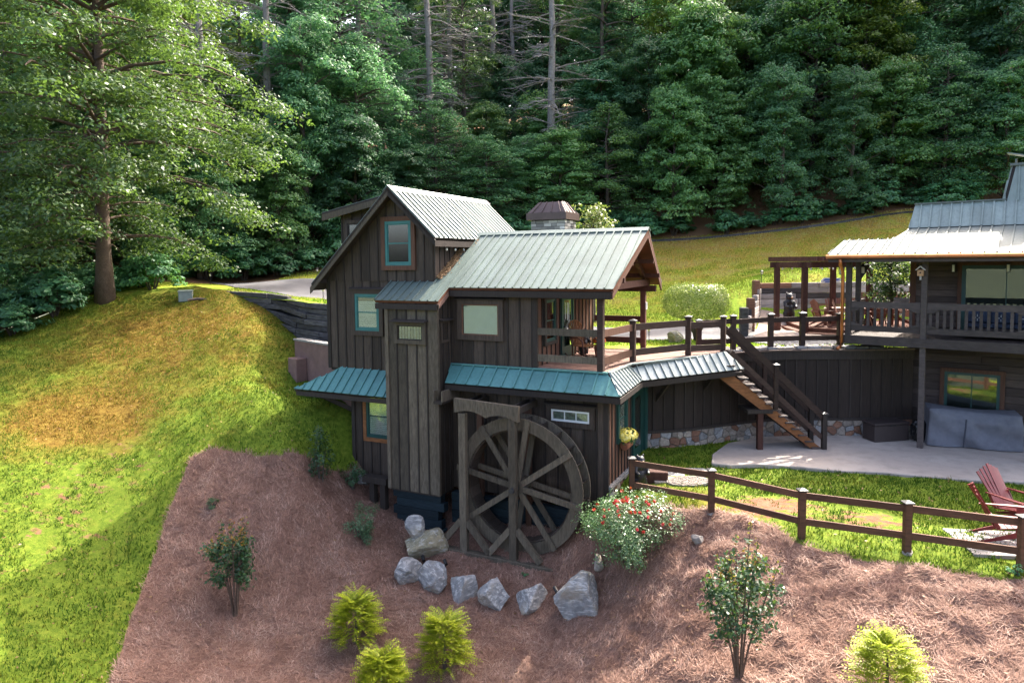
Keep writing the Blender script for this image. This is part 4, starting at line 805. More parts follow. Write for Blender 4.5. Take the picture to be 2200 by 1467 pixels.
# stone footing of the side wall
def vor_cells(W, Hh, sx, sz, seed):
    rg = random.Random(seed); nx, nz = max(1, round(W / sx)), max(1, round(Hh / sz)); S = []
    for i in range(-1, nx + 1):
        for j in range(-1, nz + 1): S.append(((i + 0.5 + rg.uniform(-0.36, 0.36)) * W / nx, (j + 0.5 + rg.uniform(-0.36, 0.36) + (0.25 if i % 2 else 0)) * Hh / nz))
    cells = []
    for a in S:
        p = [(0, 0), (W, 0), (W, Hh), (0, Hh)]
        for b in S:
            if b is a or abs(a[0] - b[0]) > 3 * sx or abs(a[1] - b[1]) > 3 * sz: continue
            mx, mz = (a[0] + b[0]) / 2, (a[1] + b[1]) / 2; dx, dz = b[0] - a[0], b[1] - a[1]; out = []
            for k in range(len(p)):
                q0, q1 = p[k], p[(k + 1) % len(p)]; d0 = (q0[0] - mx) * dx + (q0[1] - mz) * dz; d1 = (q1[0] - mx) * dx + (q1[1] - mz) * dz
                if d0 <= 0: out.append(q0)
                if d0 * d1 < 0: t = d0 / (d0 - d1); out.append((q0[0] + t * (q1[0] - q0[0]), q0[1] + t * (q1[1] - q0[1])))
            p = out
            if len(p) < 3: break
        if len(p) < 3: continue
        c = (sum(q[0] for q in p) / len(p), sum(q[1] for q in p) / len(p)); area = abs(sum(p[k][0] * p[(k + 1) % len(p)][1] - p[(k + 1) % len(p)][0] * p[k][1] for k in range(len(p)))) / 2
        if area > sx * sz * 0.12: cells.append((p, c))
    return cells
def stone_piece(parent, cell, mapf, seed, proud=0.05):
    p, c = cell; rg = random.Random(seed); mb = MB(); n = len(p); d = rg.uniform(0.6, 1.3) * proud
    o1 = [mapf(c[0] + (q[0] - c[0]) * 0.93, c[1] + (q[1] - c[1]) * 0.93, -0.02) for q in p]
    o2 = [mapf(c[0] + (q[0] - c[0]) * 0.91, c[1] + (q[1] - c[1]) * 0.91, d * 0.7) for q in p]; o3 = [mapf(c[0] + (q[0] - c[0]) * 0.72, c[1] + (q[1] - c[1]) * 0.72, d) for q in p]
    mb.add(o1 + o2 + o3, [(i, (i + 1) % n, n + (i + 1) % n, n + i) for i in range(n)] + [(n + i, n + (i + 1) % n, 2 * n + (i + 1) % n, 2 * n + i) for i in range(n)] + [tuple(range(2 * n, 3 * n))])
    k = rg.random(); return mb.build('stone', M['stone'] if k < 0.55 else M['stone2'] if k < 0.70 else M['stone3'], parent)
sf = MB().hexa((0, 0, 0), (0, 1, 0), (0, 0, 1), (1, 0, 0), 0.0, 3.7, -1.7, -0.14, -0.2, 0.0).build('stone_footing', M['mortar'], mill)
for i, cl in enumerate(vor_cells(3.7, 1.5, 0.34, 0.36, 5)): stone_piece(sf, cl, lambda s, t, d: Vector((0.02 + d, s, -1.65 + t)), i, 0.08)
MB().box(-0.04, 0.13, -0.03, 2.3, -0.15, -0.06).build('footing_cap', M['ledge'], sf)

# ------------------------------------------------------------------ the waterwheel
wh = thing('waterwheel', 'big dark wooden waterwheel with eight spokes against the mill wall', 'waterwheel', mw(-2.25, -1.05, -0.06), -TH)
RO, RI = 1.93, 1.60
def arc_seg(r0, r1, a0, a1, y0, y1, k=6):
    mb = MB(); A = [a0 + (a1 - a0) * i / k for i in range(k + 1)]
    poly = [(r1 * math.cos(a), r1 * math.sin(a)) for a in A] + [(r0 * math.cos(a), r0 * math.sin(a)) for a in A[::-1]]; n = len(A)
    vs = [(x, y, z) for y in (y0, y1) for x, z in poly]; m = len(poly); fs = []
    for i in range(k):
        a, b, c, d = i, i + 1, m - 2 - i, m - 1 - i; fs += [(a, b, c, d), (m + d, m + c, m + b, m + a), (a, m + a, m + b, b), (d, c, m + c, m + d)]
    fs += [(0, m - 1, 2 * m - 1, m), (k, m + k, m + k + 1, k + 1)]
    return mb.add(vs, fs)
for ring, y0 in (('front_ring', -0.03), ('back_ring', 0.54)):
    rg_ = None
    for i in range(8):
        a = R(-10 + 22.5 + 45 * i); sgm = arc_seg(RI, RO, a - R(22.2), a + R(22.2), y0, y0 + 0.055)
        if rg_ is None: rg_ = sgm.build(ring, M['beam'], wh)
        else: sgm.build('ring_segment', M['beam'], rg_)
    for i in range(8):
        a = R(-10 + 45 * i); d = Vector((math.cos(a), 0, math.sin(a))); yy = y0 - 0.035 if y0 < 0 else y0 - 0.04
        MB().bar(d * 0.15 + V3(0, yy, 0), d * (RO + 0.02) + V3(0, yy, 0), 0.06, 0.155, up=(-math.sin(a), 0, math.cos(a))).build('spoke', M['beam'], wh)
for i in range(24):
    a = R(15 * i + 4); d0 = Vector((math.cos(a), 0, math.sin(a))); d1 = Vector((math.cos(a + R(5)), 0, math.sin(a + R(5))))
    tv = Vector((-math.sin(a), 0, math.cos(a))) * 0.02
    MB().prism([d0 * 1.60 + V3(0, 0.03, 0), d1 * 1.90 + V3(0, 0.03, 0), d1 * 1.90 + tv + V3(0, 0.03, 0), d0 * 1.60 + tv + V3(0, 0.03, 0)], (0, 0.505, 0)).build('bucket_board', M['boardd'], wh)
for i in range(36):
    a = R(10 * i); arc_seg(1.555, 1.595, a + R(0.15), a + R(9.85), 0.03, 0.535, 1).build('sole_board', M['board'], wh)
hb_ = MB().tube([(0, -0.10, 0), (0, 0.66, 0)], 0.21, 8).build('hub', M['beam'], wh); MB().tube([(0, -0.45, 0), (0, 1.05, 0)], 0.07, 12).build('axle', M['capm'], hb_)
fr = thing('wheel_frame', 'wooden stand with a scalloped top beam in front of the waterwheel', 'stand', MILL, -TH)
prof = [(-4.06, 2.35), (-2.04, 2.27), (-2.06, 1.84)] + [(-2.06 - 1.98 * t, 1.84 + 0.10 * t + 0.13 * abs(math.sin(t * math.pi * 2)) ** 0.8 - 0.02) for t in [i / 18 for i in range(1, 18)]] + [(-4.06, 1.95)]
mb = MB(); n = len(prof); mb.prism([(p[0], -1.44, p[1]) for p in prof], (0, 0.14, 0)); mb.build('top_beam', M['beam'], fr)
for u0 in (-3.94, -2.37):
    MB().box(u0, u0 + 0.22, -1.42, -1.26, -2.25, 1.93).build('post', M['beam'], fr, bevel=0.01)
    MB().bar((u0 + 0.2, -1.35, -1.18), (u0 + 0.92, -1.35, -1.98), 0.12, 0.17).build('brace', M['beam'], fr); MB().bar((u0 + 0.02, -1.35, -1.18), (u0 - 0.66, -1.35, -1.98), 0.12, 0.17).build('brace', M['beam'], fr)
    MB().box(u0 + 0.02, u0 + 0.18, -0.36, -0.22, -2.2, 2.0).build('post', M['trimb'], fr)
    for du in (-0.05, 0.20): MB().box(u0 + du, u0 + du + 0.06, -1.32, 0.0, 2.02, 2.20).build('cross_arm', M['boardd'], fr)
MB().box(-4.72, -1.04, -1.48, -1.24, -2.28, -2.03).build('base_beam', M['beam'], fr, bevel=0.015)
MB().box(-1.20, -1.04, -1.23, -0.1, -2.24, -2.06).build('base_beam', M['boardd'], fr); MB().box(-4.72, -4.56, -1.23, -0.1, -2.24, -2.06).build('base_beam', M['boardd'], fr)
fl = thing('water_flume', 'dark boxed flume end jutting from the shaft above the wheel', 'flume', MILL, -TH)
MB().box(-5.02, -4.72, -1.0, -0.02, 2.02, 2.10).build('bottom_board', M['boardd'], fl)
for uu in (-5.04, -4.74): MB().box(uu, uu + 0.05, -1.02, -0.02, 2.10, 2.42).build('side_board', M['beam'], fl)

# ------------------------------------------------------------------ deck and its railing
dk = thing('deck', 'weathered reddish deck on the porch level with dark post and rail fence', 'deck', MILL, -TH)
for poly in ([(0.0, -2.12), (1.7, -2.12), (1.7, 0.10), (0.0, 0.02)], [(1.7, -2.12), (5.5, -2.12), (5.7, 2.1), (5.15, 2.27), (1.7, 0.10)]):
    strips(dk, 'plank', M['deckw'], (0, 0, 3.10), (0, 1, 0), (1, 0, 0), (0, 0, 1), poly, 0.142, 0.05, gap=0.008)
MB().prism([(-2.1, 0.05, 2.88), (0.0, 0.05, 2.88), (0.08, 1.75, 2.88), (2.2, 5.15, 2.88), (2.0, 5.6, 2.88), (-2.1, 5.4, 2.88)], (0, 0, 0.21)).build('joist_frame', M['boardd'], dk)
def loc_m(p): d = Vector(p) - Vector((MILL.x, MILL.y, 0)); return Vector((d.x * math.cos(TH) - d.y * math.sin(TH), d.x * math.sin(TH) + d.y * math.cos(TH), p[2] if len(p) > 2 else 0))
def post(par, p, z0, z1, s=0.15, mat=None, cap=True, name='post'):
    q = MB().box(p[0] - s / 2, p[0] + s / 2, p[1] - s / 2, p[1] + s / 2, z0, z1).build(name, mat or M['rail'], par)
    if cap:
        c = s / 2 + 0.035; mb = MB(); mb.add([(p[0] - c, p[1] - c, z1), (p[0] + c, p[1] - c, z1), (p[0] + c, p[1] + c, z1), (p[0] - c, p[1] + c, z1), (p[0] - c, p[1] - c, z1 + 0.03), (p[0] + c, p[1] - c, z1 + 0.03), (p[0] + c, p[1] + c, z1 + 0.03), (p[0] - c, p[1] + c, z1 + 0.03), (p[0], p[1], z1 + 0.075)],
            [(3, 2, 1, 0), (0, 1, 5, 4), (1, 2, 6, 5), (2, 3, 7, 6), (3, 0, 4, 7), (4, 5, 8), (5, 6, 8), (6, 7, 8), (7, 4, 8)]); mb.build('post_cap', M['capm'], q)
    return q
RL = M['rail']
post(dk, (-0.19, 0.02), 2.95, 5.13, 0.17, RL, False); post(dk, (-0.33, 4.9), 3.0, 5.13, 0.17, M['dwood'], False)
dps = [loc_m((3.62, 20.4, 0)), loc_m((5.6, 21.62, 0)), loc_m((6.9, 22.22, 0))]
for i, p in enumerate(dps): post(dk, p, 3.0, (4.36, 4.36, 4.30)[i], 0.16, RL)
def rails(par, a, b, zs, mat=None, wd=0.05, ht=0.20, name='rail'):
    for za, zb in zs: MB().bar((a[0], a[1], za), (b[0], b[1], zb), wd, ht).build(name, mat or RL, par)
zz2 = [(4.18, 4.18), (3.42, 3.42)]
rails(dk, (-2.08, 0.0), (-0.27, 0.0), zz2, M['beam']); rails(dk, (-2.08, 4.95), (-0.40, 4.95), [(4.18, 4.18), (3.45, 3.45)], M['dwood'])
rails(dk, (-0.13, 0.10), dps[0], zz2, M['trimb']); rails(dk, dps[0], dps[1], zz2); rails(dk, dps[1], dps[2], [(4.10, 4.08), (3.36, 3.32)])

# ------------------------------------------------------------------ curved retaining wall with its stone base and railing
cw = thing('retaining_wall', 'long curved dark board wall on a base of tan field stones', 'retaining wall')
def curve(pts, n):
    P = np.array(pts, float); out = []
    for i in range(len(P) - 1):
        p0, p1, p2, p3 = P[max(i - 1, 0)], P[i], P[i + 1], P[min(i + 2, len(P) - 1)]
        for t in np.linspace(0, 1, 20, endpoint=False): out.append(0.5 * ((2 * p1) + (-p0 + p2) * t + (2 * p0 - 5 * p1 + 4 * p2 - p3) * t * t + (-p0 + 3 * p1 - 3 * p2 + p3) * t ** 3))
    out.append(P[-1]); C = np.array(out); s = np.r_[0, np.cumsum(np.hypot(*np.diff(C, axis=0).T))]; tt = np.linspace(0, s[-1], n); return np.stack([np.interp(tt, s, C[:, 0]), np.interp(tt, s, C[:, 1])], 1), s[-1]
WC, WL = curve(WALL, 201)
def wpos(s, z, d=0.0):
    f = min(max(s / WL, 0), 0.9999) * 200; i = int(f); p = WC[i] * (1 - f + i) + WC[i + 1] * (f - i); t = WC[min(i + 3, 200)] - WC[max(i - 3, 0)]; t /= np.hypot(*t)
    return Vector((p[0] + t[1] * d, p[1] - t[0] * d, z))
nb = int(WL / 0.36)
bw = None
for i in range(nb):
    s0, s1 = i * WL / nb, (i + 1) * WL / nb
    mb = MB(); a, b = wpos(s0 + 0.003, 0.60), wpos(s1 - 0.003, 0.60); nrm = (wpos((s0 + s1) / 2, 0, 1) - wpos((s0 + s1) / 2, 0, 0))
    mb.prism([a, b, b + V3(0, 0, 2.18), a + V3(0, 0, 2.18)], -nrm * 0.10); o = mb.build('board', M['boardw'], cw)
    a, b = wpos(s0 - 0.022, 0.66), wpos(s0 + 0.022, 0.66); mb = MB(); mb.prism([a, b, b + V3(0, 0, 2.08), a + V3(0, 0, 2.08)], nrm * 0.03); mb.build('batten', M['boardd'], o)
for nm, z0, z1, d0, d1, mt in (('band_board', 2.70, 3.0, -0.08, 0.05, M['boardd']), ('sill_board', 0.575, 0.655, -0.1, 0.07, M['boardd']), ('coping', 3.0, 3.05, -0.25, 0.09, M['brownmetal']), ('footing', -0.1, 0.575, -0.2, 0.0, M['mortar'])):
    mb = MB(); k = 40
    for i in range(k + 1):
        s = WL * i / k; mb.v += [tuple(wpos(s, z0, d1)), tuple(wpos(s, z1, d1)), tuple(wpos(s, z1, d0)), tuple(wpos(s, z0, d0))]
    for i in range(k):
        q = 4 * i; mb.f += [(q, q + 4, q + 5, q + 1), (q + 1, q + 5, q + 6, q + 2), (q + 2, q + 6, q + 7, q + 3), (q + 3, q + 7, q + 4, q)]
    mb.f += [(0, 1, 2, 3), (4 * k + 3, 4 * k + 2, 4 * k + 1, 4 * k)]
    o = mb.build(nm, mt, cw)
    if nm == 'footing': stb = o
for i, cl in enumerate(vor_cells(WL, 0.68, 0.30, 0.27, 11)): stone_piece(stb, cl, lambda s, t, d: wpos(s, -0.1 + t, 0.005 + d), i + 50, 0.05)
rg = random.Random(12); s = 3.0
while s < WL - 1.2:      # flat capping stones along the wall top
    l = rg.uniform(0.35, 0.7); a = wpos(s, 3.05, -0.05); b = wpos(s + l - 0.03, 3.05, -0.05); c = wpos(s + l - 0.03, 3.05, -0.42); d = wpos(s, 3.05, -0.40)
    MB().prism([a, b, c, d], (0, 0, rg.uniform(0.05, 0.10))).build('capping_stone', M['stone3'] if rg.random() < 0.5 else M['stone'], cw, bevel=0.015); s += l
wr = thing('wall_railing', 'dark brown two-rail fence with square caps on top of the curved wall', 'fence')
wps = [(6.3, 22.95), (7.55, 23.22), (9.02, 23.72), (10.18, 23.85), (11.5, 23.85)]
for i, p in enumerate(wps): post(wr, p, 3.0, (4.12, 4.24, 4.24, 4.26, 4.22)[i], 0.16, RL)
for a, b in zip(wps[:-1], wps[1:]): rails(wr, a, b, [(4.05, 4.08), (3.40, 3.40)], None, 0.05, 0.17)

# ------------------------------------------------------------------ outdoor staircase
st = thing('staircase', 'dark wooden outdoor stairs with cedar stringers rising from patio to deck', 'stairs')
X0, X1, NT = 7.0, 10.0, 14
for yy in (21.76, 22.62):
    MB().prism([(6.62, yy, 2.86), (10.05, yy, -0.02), (9.72, yy, -0.02), (6.35, yy, 2.62), (6.35, yy, 2.86)], (0, 0.06, 0)).build('stringer', M['cedar'] if yy < 22 else M['boardd'], st)
for i in range(NT):
    z = 3.0 - (i + 1) * 3.0 / (NT + 0.5); xx = X0 - 0.15 + i * (X1 - X0) / NT
    MB().box(xx, xx + 0.29, 21.70, 22.72, z - 0.045, z).build('tread', M['hrail'], st)
    MB().prism([(xx + 0.02, 21.765, z - 0.046), (xx + 0.24, 21.765, z - 0.046), (xx + 0.02, 21.765, z - 0.21)], (0, 0.05, 0)).build('tread_bracket', M['dwood'], st)
for yy in (21.72, 22.70):
    MB().bar((6.95, yy, 4.02), (9.98, yy, 1.10), 0.05, 0.20).build('handrail', RL, st); MB().bar((7.0, yy, 3.22), (9.96, yy, 0.42), 0.05, 0.15).build('lower_rail', RL, st)
    post(st, (10.03, yy), -0.02, 1.18, 0.14, M['boardd']); post(st, (8.45, yy), 1.35, 2.78, 0.13, RL)
post(st, (7.98, 21.80), -0.05, 1.22, 0.17, M['dwood'], False, 'support_post'); MB().box(7.55, 8.35, 21.68, 22.7, 1.22, 1.34).build('support_beam', M['boardd'], st)

def gz(x0, y0): return zl(x0, y0)

# ------------------------------------------------------------------ the lodge on the right (local axes: x along its front, y into the building)
hs = thing('lodge', 'log lodge with porch, copper gutter and pale metal roof at the right edge', 'house', HOUSE, -TH2)
HB = 2.30
def siding(par, name, x0, x1, z0, z1, y, mat, pl=0.21):
    w = MB().box(x0, x1, y, y + 0.15, z0, z1).build(name, M['hrail'], par); z = z0; rg = random.Random(int(z0 * 10) + 3)
    while z < z1 - 0.02:
        h = min(pl * rg.uniform(0.85, 1.15), z1 - z); x = x0
        while x < x1 - 0.02:
            l = min(rg.uniform(1.2, 3.0), x1 - x); MB().box(x + 0.003, x + l - 0.003, y - 0.035 + rg.uniform(-0.008, 0.008), y - 0.001, z + 0.006, z + h - 0.006).build('log_plank', mat, w, bevel=0.01); x += l
        z += h
    return w
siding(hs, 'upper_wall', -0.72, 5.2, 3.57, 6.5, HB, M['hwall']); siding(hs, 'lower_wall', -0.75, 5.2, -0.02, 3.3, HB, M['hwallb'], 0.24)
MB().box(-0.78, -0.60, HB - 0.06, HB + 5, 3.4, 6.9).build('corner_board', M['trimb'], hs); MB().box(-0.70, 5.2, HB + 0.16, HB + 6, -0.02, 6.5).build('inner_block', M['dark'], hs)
# porch deck
strips(hs, 'porch_plank', M['hrail'], (0, 0, 3.53), (0, 1, 0), (1, 0, 0), (0, 0, 1), [(-0.02, -2.40), (HB - 0.05, -2.40), (HB - 0.05, 5.2), (-0.02, 5.2)], 0.145, 0.045, gap=0.008)
MB().box(-2.42, 5.2, -0.06, 0.0, 3.30, 3.59).build('fascia', M['hrail'], hs); MB().box(-2.46, -2.40, -0.06, HB + 0.4, 3.30, 3.59).build('fascia', M['hrail'], hs); MB().box(-2.38, 5.2, 0.02, HB, 3.30, 3.50).build('porch_joists', M['boardd'], hs)
for a, z0, z1 in ((-0.07, 0.03, 3.30), (-0.07, 3.575, 6.05), (2.75, 0.03, 3.30), (2.75, 3.575, 6.05), (-2.28, 3.575, 6.05)): MB().box(a - 0.085, a + 0.085, 0.01, 0.18, z0, z1).build('column', M['hrail'], hs, bevel=0.012)
MB().box(-2.36, -2.20, 1.45, 1.61, 3.575, 6.05).build('column', M['hrail'], hs)
for a, sx in ((-2.2, 1), (-2.36, -1)): pass
def brk(x0, x1, z0, z1, y=0.06): return [(x0, y, z0), (x1, y, z0), (x0, y, z1)]
for a in (-2.18,): MB().prism([(a, 1.48, 5.95), (a + 0.28, 1.48, 5.95), (a, 1.48, 5.45)], (0, 0.08, 0)).build('knee_brace', M['hrail'], hs)
MB().box(-2.40, 5.2, 0.0, 0.20, 6.05, 6.18).build('porch_beam', M['hrail'], hs); MB().box(-2.38, -2.18, 0.2, HB, 6.05, 6.18).build('porch_beam', M['hrail'], hs)
# front railing: rails, balusters and little corner brackets
for x0, x1 in ((-2.19, -0.16), (0.02, 2.66), (2.84, 5.2)):
    MB().box(x0, x1, 0.05, 0.13, 4.52, 4.72).build('rail', M['hrail'], hs); MB().box(x0, x1, 0.05, 0.13, 3.74, 3.92).build('rail', M['hrail'], hs)
    k = int((x1 - x0) / 0.185)
    for i in range(k):
        xx = x0 + 0.10 + i * (x1 - x0 - 0.16) / max(1, k - 1); MB().box(xx - 0.042, xx + 0.042, 0.065, 0.10, 3.925, 4.515).build('baluster', M['hrail'], hs)
    for xx, sx in ((x0, 1), (x1, -1)):
        MB().prism([(xx, 0.035, 4.515), (xx + sx * 0.36, 0.035, 4.515), (xx + sx * 0.20, 0.035, 4.43), (xx, 0.035, 4.38)], (0, 0.025, 0)).build('rail_bracket', M['hrail'], hs); MB().prism([(xx, 0.035, 3.925), (xx + sx * 0.36, 0.035, 3.925), (xx + sx * 0.20, 0.035, 3.985), (xx, 0.035, 4.05)], (0, 0.025, 0)).build('rail_bracket', M['hrail'], hs)
for y0, y1 in ((0.2, 1.43), (1.63, HB + 0.3)):
    for za, zb in ((4.52, 4.70), (3.74, 3.92)): MB().box(-2.33, -2.25, y0, y1, za, zb).build('rail', M['hrail'], hs)
    for i in range(5): yy = y0 + 0.12 + i * (y1 - y0 - 0.2) / 4; MB().box(-2.31, -2.275, yy - 0.04, yy + 0.04, 3.925, 4.515).build('baluster', M['hrail'], hs)
# roofs
RH = M['roofh']; sl = 0.30
def rz_(b): return 6.30 + sl * (b + 0.5)
quad_roof(hs, 'porch_roof', [(-2.84, -0.5, rz_(-0.5)), (-1.2, -0.5, rz_(-0.5)), (-1.2, 1.2, rz_(1.2)), (-2.72, 1.2, rz_(1.2))], RH, 0.30, M['hrail'])
quad_roof(hs, 'porch_roof', [(-1.199, -0.5, rz_(-0.5)), (5.2, -0.5, rz_(-0.5)), (5.2, 2.5, rz_(2.5)), (-0.88, 2.5, rz_(2.5)), (-1.199, 1.2, rz_(1.2))], RH, 0.30, M['hrail'])
quad_roof(hs, 'porch_roof', [(-0.9, 2.9, rz_(0.4)), (-2.8, 2.9, rz_(0.4)), (-2.72, 1.21, rz_(1.2)), (-1.0, 1.21, rz_(1.2))], RH, 0.30, M['hrail'])
quad_roof(hs, 'mansard_roof', [(-0.90, 2.45, 7.22), (5.2, 2.45, 7.22), (5.2, 2.95, 8.06), (-0.78, 2.95, 8.06)], M['roofm'], 0.30)
quad_roof(hs, 'main_roof', [(5.2, 6.5, 7.3), (-0.78, 6.5, 7.3), (-0.78, 2.96, 8.05), (5.2, 2.96, 8.05)], RH, 0.4)
MB().prism([(-0.86, 2.5, 7.1), (-0.76, 2.96, 8.0), (-0.76, 6.4, 7.25), (-0.86, 6.4, 6.4), (-0.86, 2.5, 6.4)], (0.06, 0, 0)).build('end_wall', M['hrail'], hs)
quad_roof(hs, 'tower_roof', [(1.78, 2.93, 8.02), (5.2, 2.93, 8.02), (5.2, 3.20, 9.18), (1.98, 3.20, 9.18)], M['roofm'], 0.36)
quad_roof(hs, 'tower_roof', [(1.76, 5.6, 8.02), (1.76, 2.92, 8.02), (1.96, 3.19, 9.18), (1.96, 5.3, 9.18)], M['roofm'], 0.36)
MB().box(1.90, 5.2, 3.12, 5.5, 9.19, 9.27).build('tower_cap', RH, hs); MB().box(-0.80, 1.85, 2.88, 3.06, 8.05, 8.10).build('ridge_cap', RH, hs)
MB().prism([(-2.82, -0.46, rz_(-0.5) - 0.10), (5.2, -0.46, rz_(-0.5) - 0.10), (5.2, -0.46, rz_(-0.5) - 0.25), (-2.82, -0.46, rz_(-0.5) - 0.25)], (0, 0.05, 0)).build('eave_board', M['hrail'], hs)
gp = [(-0.08, 0.0), (-0.13, -0.04), (-0.13, -0.11), (-0.02, -0.14), (0.0, -0.10), (0.0, 0.0)]
MB().prism([(-2.86, -0.50 + y, rz_(-0.5) - 0.0 + z) for y, z in gp], (8.06, 0, 0)).build('gutter', M['copper'], hs)
MB().tube([(-2.42, -0.56, 6.16), (-2.42, -0.54, 5.98), (-2.42, -0.18, 5.74), (-2.42, -0.16, 5.5), (-2.42, -0.16, 3.35), (-2.44, -0.24, 3.18), (-2.50, -0.38, 3.14)], 0.055, 10).build('downspout', M['copper'], hs, smooth=True)
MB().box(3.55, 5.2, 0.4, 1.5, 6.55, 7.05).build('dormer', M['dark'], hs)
# openings
window(hs, 'patio_door', (0, HB - 0.036, 0), FX, FZ, 0.62, 3.30, 3.60, 6.02, 0.12, 0.12, M['trimb'], M['dteal'], sash=None, inner='dark', mull=2, cap=False)
window(hs, 'window', (0, HB - 0.036, 0), FX, FZ, 0.20, 2.02, 0.80, 2.42, 0.13, 0.09, M['trimb'], M['dteal'], sash=None, inner='dark', mull=2, cap=False)
# small things on the porch
def lantern(loc, label, rz=0):
    t = thing('hanging_lantern', label, 'lantern', loc, rz, 'lanterns hanging under the lodge porch eave'); MB().box(-0.07, 0.07, -0.07, 0.07, 0.0, 0.03).build('base', M['blackm'], t); MB().box(-0.05, 0.05, -0.05, 0.05, 0.031, 0.25).build('glass', M['amber'], t)
    for sx in (-1, 1):
        for sy in (-1, 1): MB().box(sx * 0.065 - 0.009, sx * 0.065 + 0.009, sy * 0.065 - 0.009, sy * 0.065 + 0.009, 0.031, 0.25).build('corner_bar', M['blackm'], t)
    mb = MB(); mb.add([(-0.085, -0.085, 0.251), (0.085, -0.085, 0.251), (0.085, 0.085, 0.251), (-0.085, 0.085, 0.251), (0, 0, 0.36)], [(3, 2, 1, 0), (0, 1, 4), (1, 2, 4), (2, 3, 4), (3, 0, 4)]); mb.build('hood', M['blackm'], t); MB().tube([(0, 0, 0.35), (0, 0, 0.42)], 0.008, 6).build('hook', M['blackm'], t)
p = hw(-2.50, 0.02, 5.62); lantern(p, 'small black hanging lantern behind the copper downspout', -TH2); p = hw(-2.10, 1.35, 5.62); lantern(p, 'small black hanging lantern beside the rear porch column', -TH2)
def porch_light(loc, label):
    t = thing('porch_light', label, 'lamp', loc, -TH2); MB().box(-0.05, 0.05, -0.12, 0.0, 0.0, 0.30).build('housing', M['blackm'], t); MB().box(-0.035, 0.035, -0.155, -0.121, 0.03, 0.26).build('lens', M['bulb'], t)
porch_light(hw(0.50, HB - 0.06, 5.66), 'small wall lamp left of the patio door of the lodge'); porch_light(hw(2.0, HB - 0.14, 5.66), 'small wall lamp above the middle of the patio door of the lodge')
t = thing('birdhouse', 'little tan birdhouse hung on the porch column', 'birdhouse', hw(-0.16, -0.12, 5.60), -TH2)
MB().box(-0.085, 0.085, -0.08, 0.08, 0, 0.19).build('body', M['birdh'], t); mb = MB(); mb.prism([(-0.13, -0.11, 0.17), (0, -0.11, 0.29), (0.13, -0.11, 0.17), (0.13, -0.11, 0.195), (0, -0.11, 0.32), (-0.13, -0.11, 0.195)], (0, 0.22, 0)); mb.build('roof', M['tie2'], t); MB().tube([(0, -0.082, 0.10), (0, -0.085, 0.10)], 0.025, 10).build('hole', M['dark'], t); MB().tube([(0, 0, 0.0), (0, 0, -0.13)], 0.03, 8).build('feeder', M['tie2'], t)
t = thing('porch_sofa', 'dark cushioned sofa behind the porch railing of the lodge', 'sofa', hw(1.9, 1.2, 3.575), -TH2)
MB().box(-0.95, 0.95, -0.35, 0.35, 0.08, 0.36).build('base', M['resin'], t, bevel=0.02); MB().box(-0.95, 0.95, 0.30, 0.45, 0.361, 0.80).build('backrest', M['resin'], t, bevel=0.02)
for i in range(3):
    MB().box(-0.92 + i * 0.62, -0.34 + i * 0.62, -0.34, 0.28, 0.362, 0.48).build('seat_cushion', M['cushion'], t, bevel=0.04); MB().box(-0.92 + i * 0.62, -0.34 + i * 0.62, 0.10, 0.29, 0.482, 0.86).build('back_cushion', M['cushion'], t, bevel=0.05)
    for k in range(4): MB().prism([(-0.63 + i * 0.62 + 0.13 * math.cos(R(90 * k + q)) * rr, 0.098, 0.66 + 0.13 * math.sin(R(90 * k + q)) * rr) for q, rr in ((-20, 0.3), (0, 1.0), (20, 0.3))], (0, -0.006, 0)).build('leaf_print', M['white'], t)
t = thing('satellite_dish', 'flat grey satellite dish on a short mast on the lodge tower roof', 'satellite dish', hw(2.05, 3.5, 9.27), -TH2)
MB().tube([(0, 0, 0), (0, 0, 0.18)], 0.03, 8).build('mast', M['greymetal'], t); MB().hexa((0.16, 0, 0.27), (0.94, 0.0, -0.24), (0, 1, 0), (0.24, 0, 0.94), -0.42, 0.55, -0.25, 0.25, -0.015, 0.015).build('panel', M['greymetal'], t)

